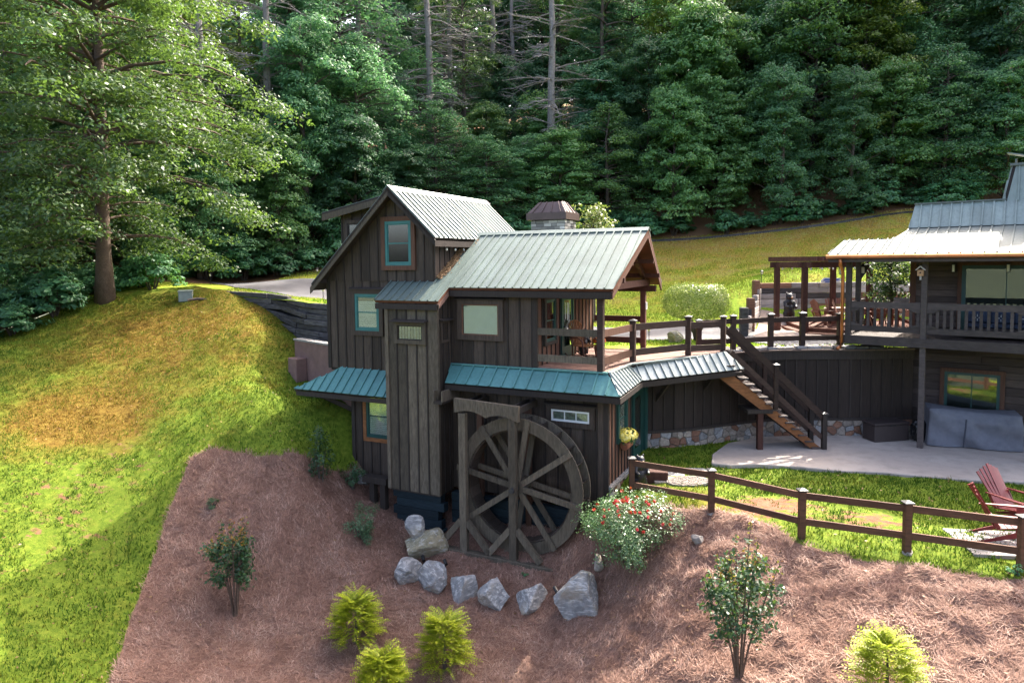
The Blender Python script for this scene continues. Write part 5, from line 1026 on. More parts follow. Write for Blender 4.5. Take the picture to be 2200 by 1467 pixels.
# things on the patio
def cover_mesh():
    mb = MB(); n, lv = 120, 14; per = []
    w_, d_ = 2.55, 1.0
    for i in range(n):
        q = i / n * 2 * (w_ + d_)
        if q < w_: per.append((q - w_ / 2, -d_ / 2, q / w_))
        elif q < w_ + d_: per.append((w_ / 2, q - w_ - d_ / 2, 1))
        elif q < 2 * w_ + d_: per.append((w_ / 2 - (q - w_ - d_), d_ / 2, 1 - (q - w_ - d_) / w_))
        else: per.append((-w_ / 2, d_ / 2 - (q - 2 * w_ - d_), 0))
    def top(t, y): return 1.24 - 0.10 * t - 0.34 * math.sin(t * math.pi) ** 0.8 * (1 if y < 0 else 0.25) + (0.02 if y > 0 else 0)
    for k in range(lv):
        f = k / (lv - 1)
        for i, (x, y, t) in enumerate(per):
            z = 0.03 + (top(t, y) - 0.03) * f; fold = 0.07 * math.sin(t * 11 + f * 6) * (1 - f * 0.6) + 0.10 * mnoise.noise(Vector((x * 3.2 + z * 1.5, z * 1.6 + x * 0.8, y))) + 0.02 * math.sin((t - 0.5) * 10 * f + f * 7)
            s = 1 + (0.05 * (1 - f) - 0.015 * math.sin(f * math.pi)); sg = 1 + fold / 0.6; mb.v.append((x * s * (1 + 0.1 * (sg - 1)), y * s * sg, z))
    for k in range(lv - 1):
        for i in range(n): a = k * n + i; b = k * n + (i + 1) % n; mb.f.append((a, b, b + n, a + n))
    prev = (lv - 1) * n
    for q in (0.75, 0.45, 0.2):
        st_ = len(mb.v)
        for i, (x, y, t) in enumerate(per): mb.v.append((x * (0.25 + 0.75 * q) if False else x * q, y * q, top(0.5 + (t - 0.5) * q, 0.1) * (1 - 0.0) + 0.05 * (1 - q) + 0.015 * mnoise.noise(Vector((x, y, q * 3)))))
        for i in range(n): mb.f.append((prev + i, prev + (i + 1) % n, st_ + (i + 1) % n, st_ + i))
        prev = st_
    mb.f.append(tuple(prev + i for i in range(n))); return mb
F1, F2 = hw(0.14, 0.55), hw(2.54, 1.25); dd = (F2 - F1); ang = math.atan2(dd.y, dd.x); nrm = Vector((-math.sin(ang), math.cos(ang), 0))
t = thing('covered_sofa', 'patio furniture under a draped grey cover against the lodge wall', 'furniture cover', (F1 + F2) / 2 + nrm * 0.5 + V3(0, 0, 0.036), ang)
MB_ = cover_mesh(); MB_.build('cover', M['cover'], t, smooth=True)
MB().tube([(-0.25, -0.52, 0.95), (-0.27, -0.545, 0.65), (-0.30, -0.555, 0.3), (-0.32, -0.565, 0.05)], 0.022, 8).build('strap', M['covers'], t)
P1, P2 = hw(-1.35, -0.08), hw(-0.50, 0.90); dd = P2 - P1; ang = math.atan2(dd.y, dd.x)
t = thing('deck_box', 'dark brown storage box standing on the patio beside the wall', 'storage box', (P1.x, P1.y, 0.036), ang)
MB().box(0, 1.30, 0.0, 0.62, 0.0, 0.54).build('body', M['resin'], t, bevel=0.02); MB().box(-0.02, 1.32, -0.02, 0.64, 0.545, 0.63).build('lid', M['resin'], t, bevel=0.025); MB().box(0.55, 0.75, -0.035, -0.021, 0.53, 0.57).build('latch', M['blackm'], t)
def lumpy(name, dims, seed, mat, loc, amp=0.18, label=None, cat=None, sub=4):
    bm = bmesh.new(); bmesh.ops.create_icosphere(bm, subdivisions=sub, radius=1.0)
    for v in bm.verts:
        c = v.co.copy(); k = 1 + amp * mnoise.noise(c * 2.3 + Vector((seed, 0, 0))) + amp * 0.6 * abs(mnoise.noise(c * 6 + Vector((0, seed, 0)))); v.co = Vector((c.x * dims[0] / 2 * k, c.y * dims[1] / 2 * k, max(-dims[2] / 2 * 0.92, c.z * dims[2] / 2 * k)))
    me = bpy.data.meshes.new(name); bm.to_mesh(me); bm.free(); me.polygons.foreach_set('use_smooth', [True] * len(me.polygons)); o = link(name, me, None, mat); o.location = loc; return tag(o, label, cat)
bp = hw(-0.18, 0.95); lumpy('rubbish_bag', (0.55, 0.5, 0.75), 3, M['blackp'], (bp.x, bp.y, 0.38), 0.3, 'crumpled black plastic bag behind the porch post', 'bag')
# bear statues
def bear(loc, rz, s, label, pose='sit'):
    t = thing('bear_statue', label, 'statue', loc, rz); mb = MB()
    if pose == 'stand':
        for c, r, sc in (((0, 0, 0.42), 0.20, (0.95, 0.85, 1.35)), ((0, 0, 0.70), 0.15, (1, 0.9, 1.1)), ((0, -0.03, 0.92), 0.13, (1, 1, 0.95)), ((-0.10, 0, 1.04), 0.045, (1, 0.6, 1)), ((0.10, 0, 1.04), 0.045, (1, 0.6, 1)), ((0, -0.13, 0.89), 0.065, (1, 1.1, 0.8))): mb.ball(c, r, 14, 10, sc)
        mb.tube([(-0.11, 0, 0.34), (-0.12, -0.02, 0.16), (-0.12, -0.04, 0.03)], [0.12, 0.10, 0.09], 10); mb.tube([(0.11, 0, 0.34), (0.12, -0.02, 0.16), (0.12, -0.04, 0.03)], [0.12, 0.10, 0.09], 10)
        mb.tube([(-0.15, 0, 0.74), (-0.21, -0.10, 0.58), (-0.15, -0.22, 0.52)], [0.075, 0.065, 0.06], 10); mb.tube([(0.15, 0, 0.74), (0.21, -0.10, 0.58), (0.15, -0.22, 0.52)], [0.075, 0.065, 0.06], 10)
    mb.v = [tuple(np.array(v) * s) for v in mb.v]; o = mb.build('body', M['bearm'], t); m = o.modifiers.new('remesh', 'REMESH'); m.mode = 'VOXEL'; m.voxel_size = 0.022 * s; m.use_smooth_shade = True
    q = MB().ball((0, -0.175 * s, 0.885 * s), 0.042 * s, 10, 6).build('muzzle', M['bearn'], t, smooth=True)
bear((3.42, 18.15, gz(3.42, 18.15) - 0.02), R(20), 0.9, 'black bear statue standing behind the first fence post by the stone footing', 'stand')

# ------------------------------------------------------------------ garden fence
gf = thing('garden_fence', 'low reddish brown two-rail fence with metal caps along the slope edge', 'fence')
gps = [(3.15, 17.89), (4.86, 16.47), (6.48, 15.04), (8.36, 14.19), (10.2, 13.37)]
for x0, y0 in gps:
    z = zl(x0, y0); post(gf, (x0, y0), z - 0.25, z + 1.06, 0.135, M['fence'])
    if x0 in (4.86, 8.36): rock('footing', (0.34, 0.3, 0.10), int(x0 * 10), M['mortar'], (x0, y0, z - 0.01), 0.3, gf)
for a, b in zip(gps[:-1], gps[1:] ): rails(gf, a, b, [(zl(*a) + 0.95, zl(*b) + 0.95), (zl(*a) + 0.36, zl(*b) + 0.36)], M['fence'], 0.045, 0.15)
a, b = gps[-1], (12.3, 13.0); rails(gf, a, b, [(zl(*a) + 0.95, 0.9), (zl(*a) + 0.36, 0.31)], M['fence'], 0.045, 0.15)

# ------------------------------------------------------------------ chairs
def adirondack(name, label, mat, loc, rz, seat=0.36, cat='chair', group=None, lean=0.42, sc=1.0):
    t = thing(name, label, cat, loc, rz, group); t.scale = (sc, sc, sc)
    for i in range(7):      # fan-shaped back
        x = (i - 3) * 0.078; k = 1 - abs(i - 3) * 0.055; MB().bar((x * 0.85, 0.20, seat - 0.06), (x * 1.25, 0.20 + lean, seat - 0.06 + 0.78 * k), 0.072, 0.02, up=(0, -1, 0)).build('back_slat', mat, t)
    for i in range(6): y = -0.27 + i * 0.092; MB().hexa((0, y, seat - (y + 0.27) * 0.16), (1, 0, 0), (0, 1, -0.16), (0, 0, 1), -0.27, 0.27, 0, 0.08, 0, 0.022).build('seat_slat', mat, t)
    for sx in (-1, 1):
        MB().prism([(sx * 0.31, -0.36, seat + 0.20), (sx * 0.31, 0.42, seat + 0.20), (sx * 0.31 + sx * 0.03, 0.42, seat + 0.20), (sx * 0.31 + sx * 0.10, -0.1, seat + 0.20), (sx * 0.31 + sx * 0.10, -0.36, seat + 0.20), (sx * 0.25, -0.36, seat + 0.20)][::1], (0, 0, 0.024)).build('armrest', mat, t)
        MB().box(sx * 0.30 - 0.013, sx * 0.30 + 0.013, -0.33, -0.21, 0, seat + 0.198).build('leg', mat, t)
        MB().prism([(sx * 0.27, -0.28, seat - 0.012), (sx * 0.27, 0.62, 0.0), (sx * 0.27, 0.50, 0.0), (sx * 0.27, -0.28, seat - 0.14)], (sx * 0.02, 0, 0)).build('rear_leg', mat, t)
        MB().bar((sx * 0.28, 0.36, seat + 0.18), (sx * 0.28, 0.24, seat - 0.06), 0.03, 0.06).build('arm_support', mat, t)
    MB().bar((-0.30, 0.36, seat + 0.17), (0.30, 0.36, seat + 0.17), 0.03, 0.07).build('back_rail', mat, t)
    return t
adirondack('adirondack_chair', 'dark red slatted lawn chair facing the fence, the farther of two', M['red'], (11.70, 15.55, -0.03), R(22), sc=1.15)
adirondack('adirondack_chair', 'dark red slatted lawn chair on the timber platform, the nearer of two', M['red'], (10.75, 14.5, 0.03), R(70), sc=1.12)
t = thing('timber_platform', 'weathered timber platform under the nearer red lawn chair', 'platform', (10.75, 14.35, -0.10), R(-8))
for i in range(7): MB().box(-1.1, 1.6, -0.68 + i * 0.2, -0.49 + i * 0.2, 0.0, 0.13).build('timber', M['tie2'], t, bevel=0.01)

def rocking_chair():
    t = thing('rocking_chair', 'slatted brown bentwood rocking chair on the deck', 'rocking chair', mw(-1.45, 2.05, 3.155), -TH + R(62)); mt = M['cedar']; dkm = M['dwood']
    for i in range(8):
        x = (i - 3.5) * 0.062; k = 1 - (abs(i - 3.5) / 3.5) ** 2 * 0.10
        MB().tube([(x * 0.9, 0.20, 0.40), (x * 1.1, 0.27, 0.70), (x * 1.15, 0.40, 0.42 + 0.72 * k)], 0.021, 6).build('back_slat', mt, t)
    for i in range(7): MB().box(-0.26, 0.26, -0.26 + i * 0.068, -0.205 + i * 0.068, 0.40, 0.42).build('seat_slat', mt, t)
    for sx in (-1, 1):
        MB().tube([(sx * 0.29, -0.40, 0.05), (sx * 0.29, -0.30, 0.30), (sx * 0.30, -0.30, 0.58), (sx * 0.31, -0.10, 0.68), (sx * 0.30, 0.25, 0.66)], 0.022, 7).build('armrest', dkm, t, smooth=True)
        MB().tube([(sx * 0.27, -0.55, 0.13), (sx * 0.27, -0.3, 0.045), (sx * 0.27, 0.05, 0.022), (sx * 0.27, 0.40, 0.06), (sx * 0.27, 0.62, 0.16)], 0.022, 7).build('rocker', dkm, t, smooth=True)
        MB().tube([(sx * 0.27, 0.20, 0.04), (sx * 0.27, 0.20, 0.42), (sx * 0.28, 0.38, 1.0)], 0.022, 7).build('rear_leg', dkm, t)
    for z in (0.62, 0.92): MB().tube([(-0.28, 0.25 + z * 0.10, z), (0.28, 0.25 + z * 0.10, z)], 0.018, 6).build('back_rail', dkm, t)
    MB().tube([(-0.25, 0.38, 1.02), (-0.15, 0.42, 1.13), (0, 0.43, 1.17), (0.15, 0.42, 1.13), (0.25, 0.38, 1.02)], 0.025, 7).build('crest_rail', mt, t, smooth=True)
rocking_chair()
bpos = mw(-1.75, 2.9, 3.15); bear(bpos, -TH + R(70), 0.80, 'black bear statue behind the rocking chair on the deck', 'stand')
def flowers(name, label, cat, loc, n, r, leafm, petalm, fl, seed, lsize=0.05, psize=0.05, pot=None, group=None):
    t = thing(name, label, cat, loc, 0, group); rg = np.random.default_rng(seed); P = blob(rg, n, (0, 0, r[2]), r)
    link('foliage', leaves_mesh('foliage', P, rg.normal(size=(n, 3)) + [0, 0, 0.6], lsize, 0.5, rg), t, leafm)
    v = rg.normal(size=(fl, 3)); v[:, 2] = np.abs(v[:, 2]); v /= np.linalg.norm(v, axis=1, keepdims=True); Q = np.array([0, 0, r[2]]) + v * np.array(r) * 1.02; pp = []; nn = []
    for c, d in zip(Q, v):
        for k in range(7): a = k * 2 * math.pi / 7; o = np.cross(d, [0.3, 0.5, 0.8]); o /= np.linalg.norm(o); q = np.cross(d, o); pp.append(c + (o * math.cos(a) + q * math.sin(a)) * psize * 0.5); nn.append(d + (o * math.cos(a) + q * math.sin(a)) * 0.4)
    link('blossoms', leaves_mesh('blossoms', np.array(pp), np.array(nn), psize, 0.8, rg), t, petalm)['kind'] = 'stuff'
    if pot: pot(t)
    return t
def trough(t):
    mb = MB(); mb.prism([(-0.14, -0.30, 0.12), (0.14, -0.30, 0.12), (0.10, -0.26, -0.06), (0.0, -0.22, -0.13), (-0.13, -0.22, -0.08)], (0, 0.62, 0)); mb.build('planter', M['terra'], t, bevel=0.03)
tb = flowers('flower_box', 'terracotta window box overflowing with yellow blossoms beside the green door', 'flower box', mw(0.20, 1.20, 0.83), 700, (0.30, 0.46, 0.24), M['leaf_rho'], M['petal_y'], 75, 4, 0.07, 0.085, trough); tb.rotation_euler = (0, 0, -TH)
def potf(t): MB().tube([(0, 0, -0.30), (0, 0, 0.05)], [0.13, 0.18], 14).build('pot', M['terra'], t)
flowers('potted_flowers', 'orange flowers in a terracotta pot beside the rocking chair', 'flower pot', mw(-1.15, 2.7, 3.47), 200, (0.2, 0.2, 0.16), M['leaf_jun'], M['petal_o'], 50, 6, 0.05, 0.07, potf)
t = thing('wind_chime', 'wind chime with pale tubes hanging by the porch wall', 'wind chime', mw(-1.62, 1.12, 4.35), 0)
MB().tube([(0, 0, 0.62), (0, 0, 0.66)], 0.07, 12).build('top_disc', M['birdh'], t); MB().tube([(0, 0, 0.66), (0, 0, 0.98)], 0.005, 5).build('cord', M['blackm'], t)
for i in range(5): a = i * 1.2566; MB().tube([(0.055 * math.cos(a), 0.055 * math.sin(a), 0.02 + 0.04 * i), (0.055 * math.cos(a), 0.055 * math.sin(a), 0.6)], 0.011, 8).build('chime_tube', M['white'], t)
tag(MB().box(-0.02, 0.02, -0.055, 0.055, 0, 0.24).build('switch_box', M['white']), 'small pale box fixed to the rear porch post', 'box'); bpy.data.objects['switch_box'].location = mw(-0.22, 4.88, 4.52); bpy.data.objects['switch_box'].rotation_euler = (0, 0, -TH)

# ------------------------------------------------------------------ timber retaining walls on the left
lw = thing('tie_wall', 'curving wall of blackened railway ties between the lawn knoll and the drive', 'retaining wall')
TW = [(-14.6, 32.0), (-12.9, 30.95), (-11.5, 30.25), (-10.2, 29.45), (-9.2, 28.5), (-8.4, 27.5), (-7.6, 26.9), (-6.6, 26.3), (-5.6, 25.7)]
TC, TWL = curve(TW, 120); rg = random.Random(5)
def tpos(s, d=0.0):
    f = min(max(s / TWL, 0), 0.9999) * 119; i = int(f); p = TC[i] * (1 - f + i) + TC[i + 1] * (f - i); tt = TC[min(i + 2, 119)] - TC[max(i - 2, 0)]; tt /= np.hypot(*tt); return Vector((p[0] + tt[1] * d, p[1] - tt[0] * d, 0))
def ttop(s): return float(np.interp(s, [0, TWL * 0.30, TWL * 0.52, TWL * 0.53, TWL], [5.02, 4.92, 4.86, 4.66, 4.52]))
mb = MB(); k = 24
for i in range(k): a, b = tpos(TWL * i / k, -0.34), tpos(TWL * (i + 1) / k, -0.34); mb.prism([(a.x, a.y, 2.0), (b.x, b.y, 2.0), (b.x, b.y, ttop(TWL * (i + 0.99) / k) - 0.1), (a.x, a.y, ttop(TWL * (i + 0.01) / k) - 0.1)], (0.0, 0.08, 0))
mb.build('backing', M['dark'], lw)
for row in range(10):
    s = rg.uniform(0, 1.0) - 0.8
    while s < TWL - 0.1:
        l = rg.uniform(1.5, 2.4); s0, s1 = max(s, 0), min(s + l, TWL); s += l
        if s0 < TWL * 0.525 < s1 and row == 0: s1 = TWL * 0.525; s = s1
        if s1 - s0 < 0.3: continue
        dd_ = -0.20 + 0.035 * row + rg.uniform(-0.03, 0.03); a, b = tpos(s0 + 0.012, dd_), tpos(s1 - 0.012, dd_); za, zb = ttop(s0 + 0.02) - 0.11 - row * 0.222, ttop(s1 - 0.02) - 0.11 - row * 0.222
        if max(za, zb) + 0.11 < zl(b.x, b.y) - 0.3 and max(za, zb) + 0.11 < zl(a.x, a.y) - 0.3: continue
        MB().bar((a.x, a.y, za), (b.x, b.y, zb), 0.22, 0.212).build('timber', M['tie'], lw, bevel=0.022)
bw = thing('stucco_wall', 'stepped reddish brown stucco wall under the left overhang of the cottage', 'retaining wall')
A_, B_ = Vector((-8.45, 26.35, 0)), Vector((-5.3, 23.15, 0)); d_ = (B_ - A_).normalized(); n_ = Vector((d_.y, -d_.x, 0)); n_ = -n_ if n_.y > 0 else n_
MB().hexa(A_, d_, n_, (0, 0, 1), 0, (B_ - A_).length, -0.3, 0.0, -0.2, 3.22).build('wall', M['stucco'], bw)
MB().hexa(A_, d_, n_, (0, 0, 1), -0.03, (B_ - A_).length, -0.33, 0.04, 3.225, 3.29).build('coping', M['ledge'], bw)
MB().hexa(A_, d_, n_, (0, 0, 1), 0.30, 0.95, 0.005, 0.45, 0.5, 2.62).build('step_block', M['stucco'], bw, bevel=0.02); MB().hexa(A_, d_, n_, (0, 0, 1), 2.2, 2.55, 0.005, 0.55, -0.2, 1.65).build('step_block', M['stucco'], bw, bevel=0.02)
ub = thing('utility_box', 'grey-green metal utility box on top of the lawn knoll', 'utility box', (-14.82, 31.0, zl(-14.82, 31.0)), R(20)); ub.scale = (0.85, 0.85, 0.85)
MB().box(-0.34, 0.34, -0.3, 0.3, -0.1, 0.42).build('body', M['greymetal'], ub, bevel=0.02); MB().prism([(-0.36, -0.33, 0.425), (0.36, -0.33, 0.425), (0.36, 0.33, 0.47), (-0.36, 0.33, 0.47)], (0, 0, 0.05)).build('lid', M['greymetal'], ub)
tag(MB().tube([(-0.5, 0, 0.0), (-0.1, 0.05, 0.05), (0.4, -0.04, 0.02)], [0.06, 0.07, 0.03], 7).build('fallen_branch', M['bark']), 'dark piece of fallen branch right of the utility box', 'branch'); o = bpy.data.objects['fallen_branch']; o.location = (-14.0, 30.6, zl(-14.0, 30.6) + 0.04); o.rotation_euler = (0, 0, 0.4)

# ------------------------------------------------------------------ pergola terrace
TZ = 3.28
pg = thing('pergola', 'dark brown wooden pergola strung with white bulbs beside the lodge', 'pergola')
PP_ = [(11.5, 29.6), (12.1, 28.2), (15.2, 29.0), (14.4, 30.6)]
for i, (x0, y0) in enumerate(PP_): MB().box(x0 - 0.10, x0 + 0.10, y0 - 0.10, y0 + 0.10, TZ - 0.3, 6.02).build('post', M['dwood'], pg); MB().box(x0 - 0.14, x0 + 0.14, y0 - 0.14, y0 + 0.14, TZ - 0.3, TZ + 0.32).build('post_base', M['dwood'], pg)
for (a, b) in ((0, 3), (1, 2), (0, 1), (3, 2)):
    A_, B_ = Vector((*PP_[a], 5.92)), Vector((*PP_[b], 5.92)); d_ = (B_ - A_).normalized(); MB().bar(A_ - d_ * 0.35, B_ + d_ * 0.35, 0.07, 0.24).build('beam', M['dwood'], pg)
for i in range(11):
    t_ = i / 10; A_ = Vector((*PP_[0], 6.16)).lerp(Vector((*PP_[3], 6.16)), t_); B_ = Vector((*PP_[1], 6.16)).lerp(Vector((*PP_[2], 6.16)), t_); d_ = (B_ - A_).normalized(); MB().bar(A_ - d_ * 0.5, B_ + d_ * 0.6, 0.06, 0.2).build('rafter', M['dwood'], pg)
for j in range(2):
    A_, B_ = Vector((*PP_[0], 5.84)).lerp(Vector((*PP_[1], 5.84)), j), Vector((*PP_[3], 5.84)).lerp(Vector((*PP_[2], 5.84)), j); pts = [A_.lerp(B_, k / 12) - V3(0, 0, 0.10 * math.sin(k / 12 * math.pi * 3) ** 2) for k in range(13)]
    w_ = MB().tube(pts, 0.008, 5).build('light_string', M['blackm'], pg)
    for k in range(1, 12, 2): bulb(w_, pts[k] - V3(0, 0.06, 0.04), 0.04)
tw = thing('timber_backdrop', 'tall wall of stacked grey and brown barn timbers behind the pergola', 'retaining wall')
rg = random.Random(9)
BW = [(9.55, 28.0), (10.5, 29.9), (11.7, 32.3), (16.5, 32.7), (23, 32.2)]
for row in range(8):
    z = TZ - 0.15 + row * 0.255
    for k, (a, b) in enumerate(zip(BW[:-1], BW[1:])):
        A_, B_ = Vector((*a, z)), Vector((*b, z)); L_ = (B_ - A_).length; d_ = (B_ - A_).normalized(); s = 0
        if k == 0 and row > 3: continue
        if k == 0: s = row * 0.5
        if k == 1 and row > 3: s = (row - 3) * 0.62
        while s < L_ - 0.1:
            l = min(rg.uniform(1.0, 2.6), L_ - s); MB().bar(A_ + d_ * s, A_ + d_ * (s + l - 0.015), 0.24 + rg.uniform(-0.03, 0.03), 0.245).build('timber', M['tie2'] if rg.random() < 0.62 else M['tie3'] if rg.random() < 0.75 else M['tie'], tw, bevel=0.018); s += l
for (x0, y0, z1, mt) in ((9.45, 27.75, 4.22, 'tie'), (10.35, 29.55, 4.5, 'tie3'), (11.35, 31.7, 5.2, 'tie3')): MB().box(x0 - 0.15, x0 + 0.15, y0 - 0.15, y0 + 0.15, 2.9, z1).build('end_post', M[mt], tw, bevel=0.03)
tr_ = thing('terrace', 'low reddish wooden terrace with two steps under the dining set', 'terrace')
for x0, x1, y0, z0, z1 in ((12.3, 21, 28.4, 3.0, 3.28), (11.9, 20, 27.95, 3.0, 3.14)): MB().prism([(x0, y0, z0), (x0 + 1.2, y0 - 0.9, z0), (x1, y0 - 1.1, z0), (x1, 32.4, z0), (x0 + 0.5, 32.4, z0)], (0, 0, z1 - z0)).build('step', M['soffit'], tr_)
t = thing('dining_table', 'brown slatted dining table under the pergola', 'table', (15.0, 29.5, TZ), R(-20))
for i in range(7): MB().box(-1.05, 1.05, -0.49 + i * 0.142, -0.36 + i * 0.142, 0.72, 0.75).build('top_slat', M['bchair'], t)
for sx in (-0.9, 0.9):
    for sy in (-0.38, 0.38): MB().box(sx - 0.04, sx + 0.04, sy - 0.04, sy + 0.04, 0, 0.718).build('leg', M['bchair'], t)
MB().box(-0.95, 0.95, -0.40, -0.36, 0.6, 0.715).build('apron', M['bchair'], t)
for i, (x0, y0, rz, lb) in enumerate([(13.35, 29.2, 95, 'brown slatted dining chair at the left end of the table under the pergola'), (13.95, 28.6, 60, 'brown slatted dining chair at the near left corner of the pergola table'), (14.4, 30.5, -20, 'brown slatted dining chair behind the left half of the pergola table'),
        (15.5, 30.2, -20, 'brown slatted dining chair behind the right half of the pergola table'), (15.3, 28.4, 160, 'brown slatted dining chair at the near side of the pergola table'), (16.6, 29.0, -100, 'brown slatted dining chair at the right end of the pergola table')]):
    adirondack('dining_chair', lb, M['bchair'], (x0, y0, TZ), R(rz), 0.46, group='dining chairs under the pergola', lean=0.24)
bear((12.85, 31.6, TZ), R(10), 1.25, 'black bear statue in front of the barn timber wall under the pergola', 'stand')
t = thing('wall_sign', 'blue and white painted cutout on the barn timber wall', 'sign', (15.15, 32.35, 5.0), 0); MB().prism([(-0.45, 0, 0.0), (0.35, 0, 0.02), (0.5, 0, 0.14), (0.40, 0, 0.24), (-0.35, 0, 0.26), (-0.5, 0, 0.12)], (0, 0.03, 0)).build('board', M['white'], t); MB().prism([(-0.40, -0.004, 0.12), (0.30, -0.004, 0.12), (0.42, -0.004, 0.20), (-0.30, -0.004, 0.23)], (0, -0.01, 0)).build('stripe', M['bluesign'], t); MB().prism([(-0.30, -0.004, 0.03), (0.1, -0.004, 0.03), (0.0, -0.004, 0.09), (-0.3, -0.004, 0.09)], (0, -0.01, 0)).build('stripe', M['bluesign'], t)

# ------------------------------------------------------------------ path lights, spot lights, stones
def path_light(loc, label, h=0.45):
    t = thing('path_light', label, 'lamp', loc, 0, 'solar path lights'); MB().tube([(0, 0, -0.1), (0, 0, h)], 0.014, 6).build('stake', M['blackm'], t); MB().tube([(0, 0, h), (0, 0, h + 0.12)], [0.045, 0.06], 10).build('lens', M['amber'], t); MB().tube([(0, 0, h + 0.121), (0, 0, h + 0.15), (0, 0, h + 0.19)], [0.09, 0.085, 0.02], 10).build('hood', M['blackm'], t)
for x0, y0, lb in ((-16.6, 37.6, 'path light by the bank right of the tree, farthest left'), (-10.9, 38.3, 'path light across the drive beside the left eave of the cottage'), (-7.72, 27.9, 'path light in the grass strip above the black tie wall'), (4.95, 24.6, 'path light on the asphalt edge seen behind the deck rails'), (12.3, 33.6, 'path light on the bank above the barn timber wall')): path_light((x0, y0, zu(x0, y0)), lb)
def spot(loc, rz, label):
    t = thing('spot_light', label, 'lamp', loc, rz, 'black garden spotlights among the boulders'); MB().tube([(0, 0, -0.1), (0, 0, 0.1)], 0.014, 6).build('stake', M['blackm'], t); MB().tube([(0, -0.06, 0.13), (0, 0.09, 0.20)], 0.05, 10).build('head', M['blackm'], t); MB().tube([(0, 0.092, 0.201), (0, 0.096, 0.203)], 0.042, 10).build('lens', M['bulb'], t)
for x0, y0, lb in ((-2.55, 18.6, 'black spotlight between the leftmost boulders'), (-1.92, 18.45, 'black spotlight above the second boulder'), (1.05, 16.95, 'black spotlight left of the largest grey boulder'), (1.95, 16.75, 'black spotlight between largest boulder and rose bush')): spot((x0, y0, gz(x0, y0) + 0.03), 0.4, lb)
BL = [((-2.99, 18.15), (1.25, 1.0, 0.85), 'pale grey boulder at the left end of the row below the wheel', 2, 'boulder'), ((-2.22, 17.95), (1.1, 0.9, 1.0), 'pale grey boulder second from the left in the row below the wheel', 3, 'boulder'), ((-1.33, 17.55), (1.1, 0.9, 1.25), 'streaked blue-grey boulder third from the left below the wheel', 5, 'boulder'), ((-0.52, 17.3), (1.1, 0.95, 1.1), 'blue-grey boulder fourth from the left below the wheel', 7, 'boulder'), ((0.42, 17.05), (1.2, 0.95, 0.9), 'grey and tan boulder fifth from the left below the wheel', 11, 'boulder'), ((1.62, 16.35), (1.5, 1.25, 1.5), 'largest grey boulder with a flat top beside the rose bush', 13, 'boulder')]
for (x0, y0), dm, lb, sd_, mt in BL: tag(rock('boulder', dm, sd_, M[mt], (x0, y0, gz(x0, y0) + dm[2] * 0.06), sd_ * 0.7, tilt=(0.25, 0.1 * (sd_ % 3))), lb, 'boulder', 'boulders edging the wheel pit')
tag(rock('boulder', (1.45, 1.1, 1.15), 21, M['boulderb'], (-2.62, 19.15, gz(-2.62, 19.15) + 0.2), 0.5), 'mossy tan boulder left of the wheel stand, the lower of two', 'boulder'); tag(rock('boulder', (0.75, 0.6, 0.75), 23, M['boulder'], (-2.85, 19.2, gz(-2.62, 19.15) + 0.72), 0.2), 'small grey boulder perched on the mossy one left of the wheel', 'boulder')
for (x0, y0), dm, lb, sd_ in (((4.32, 15.75), (0.30, 0.28, 0.30), 'small dark stone lying in the straw below the fence', 31), ((2.15, 17.0), (0.35, 0.3, 0.45), 'tan stone half hidden at the left foot of the rose bush', 32), ((-4.9, 22.0), (0.5, 0.4, 0.42), 'grey stone at the left foot of the cottage', 33)): tag(rock('stone', dm, sd_, M['stone3'] if sd_ == 33 else M['mortar'] if sd_ == 31 else M['stone'], (x0, y0, gz(x0, y0) + dm[2] * 0.3), 0.3), lb, 'stone')
tag(rock('boulder', (0.85, 0.6, 0.6), 35, M['boulderb'], (6.05, 25.1, zu(6.05, 25.1) + 0.15), 0.2), 'tan boulder at the drive edge seen through the deck rails', 'boulder')
rg = random.Random(6)
for i, (x0, y0, dx) in enumerate([(3.85, 18.85, 0.9), (4.55, 19.3, 0.8), (4.2, 18.5, 0.8), (5.35, 19.6, 1.0)]):
    a0 = rg.uniform(0, 6); pts = [(x0 + dx * 0.5 * math.cos(a0 + k * 1.047) * rg.uniform(0.8, 1.1), y0 + dx * 0.42 * math.sin(a0 + k * 1.047) * rg.uniform(0.8, 1.1), gz(x0, y0) - 0.06) for k in range(6)]
    tag(MB().prism(pts, (0, 0, 0.10)).build('stepping_stone', M['stone3'] if i % 2 else M['stone'], bevel=0.015), ['flat stepping stone nearest the green side door', 'flat stepping stone behind the pebble mat', 'flat stepping stone at the left end of the pebble mat', 'flat stepping stone nearest the concrete patio'][i], 'stepping stone', 'stepping stones by the side door')
t = thing('pebble_mat', 'round edged pebble mat on the lawn behind the fence', 'mat', (4.75, 18.25, gz(4.75, 18.25) + 0.0), 0.2); pts = [(0.62 * math.cos(k * 0.524), 0.40 * math.sin(k * 0.524), 0.0) for k in range(12)]; MB().prism(pts, (0, 0, 0.06)).build('base', M['mortar'], t); mb = MB(); rg = random.Random(2)
for _ in range(420):
    a, r_ = rg.uniform(0, 6.283), math.sqrt(rg.random()) * 0.95; s_ = rg.uniform(0.018, 0.034); mb.ball((0.6 * r_ * math.cos(a), 0.38 * r_ * math.sin(a), 0.062), s_, 6, 4, (1, 1, 0.6))
mb.build('pebbles', M['stone'], t)['kind'] = 'stuff'
tag(MB().box(-0.32, 0.32, -0.22, 0.22, 0.0, 0.35).build('crate', M['dwood'], bevel=0.02), 'low dark wooden crate beside the black bear statue', 'crate'); o = bpy.data.objects['crate']; o.location = (3.95, 18.6, gz(3.95, 18.6) - 0.03); o.rotation_euler = (0, 0, -0.2)
mb = MB(); rg = random.Random(14)
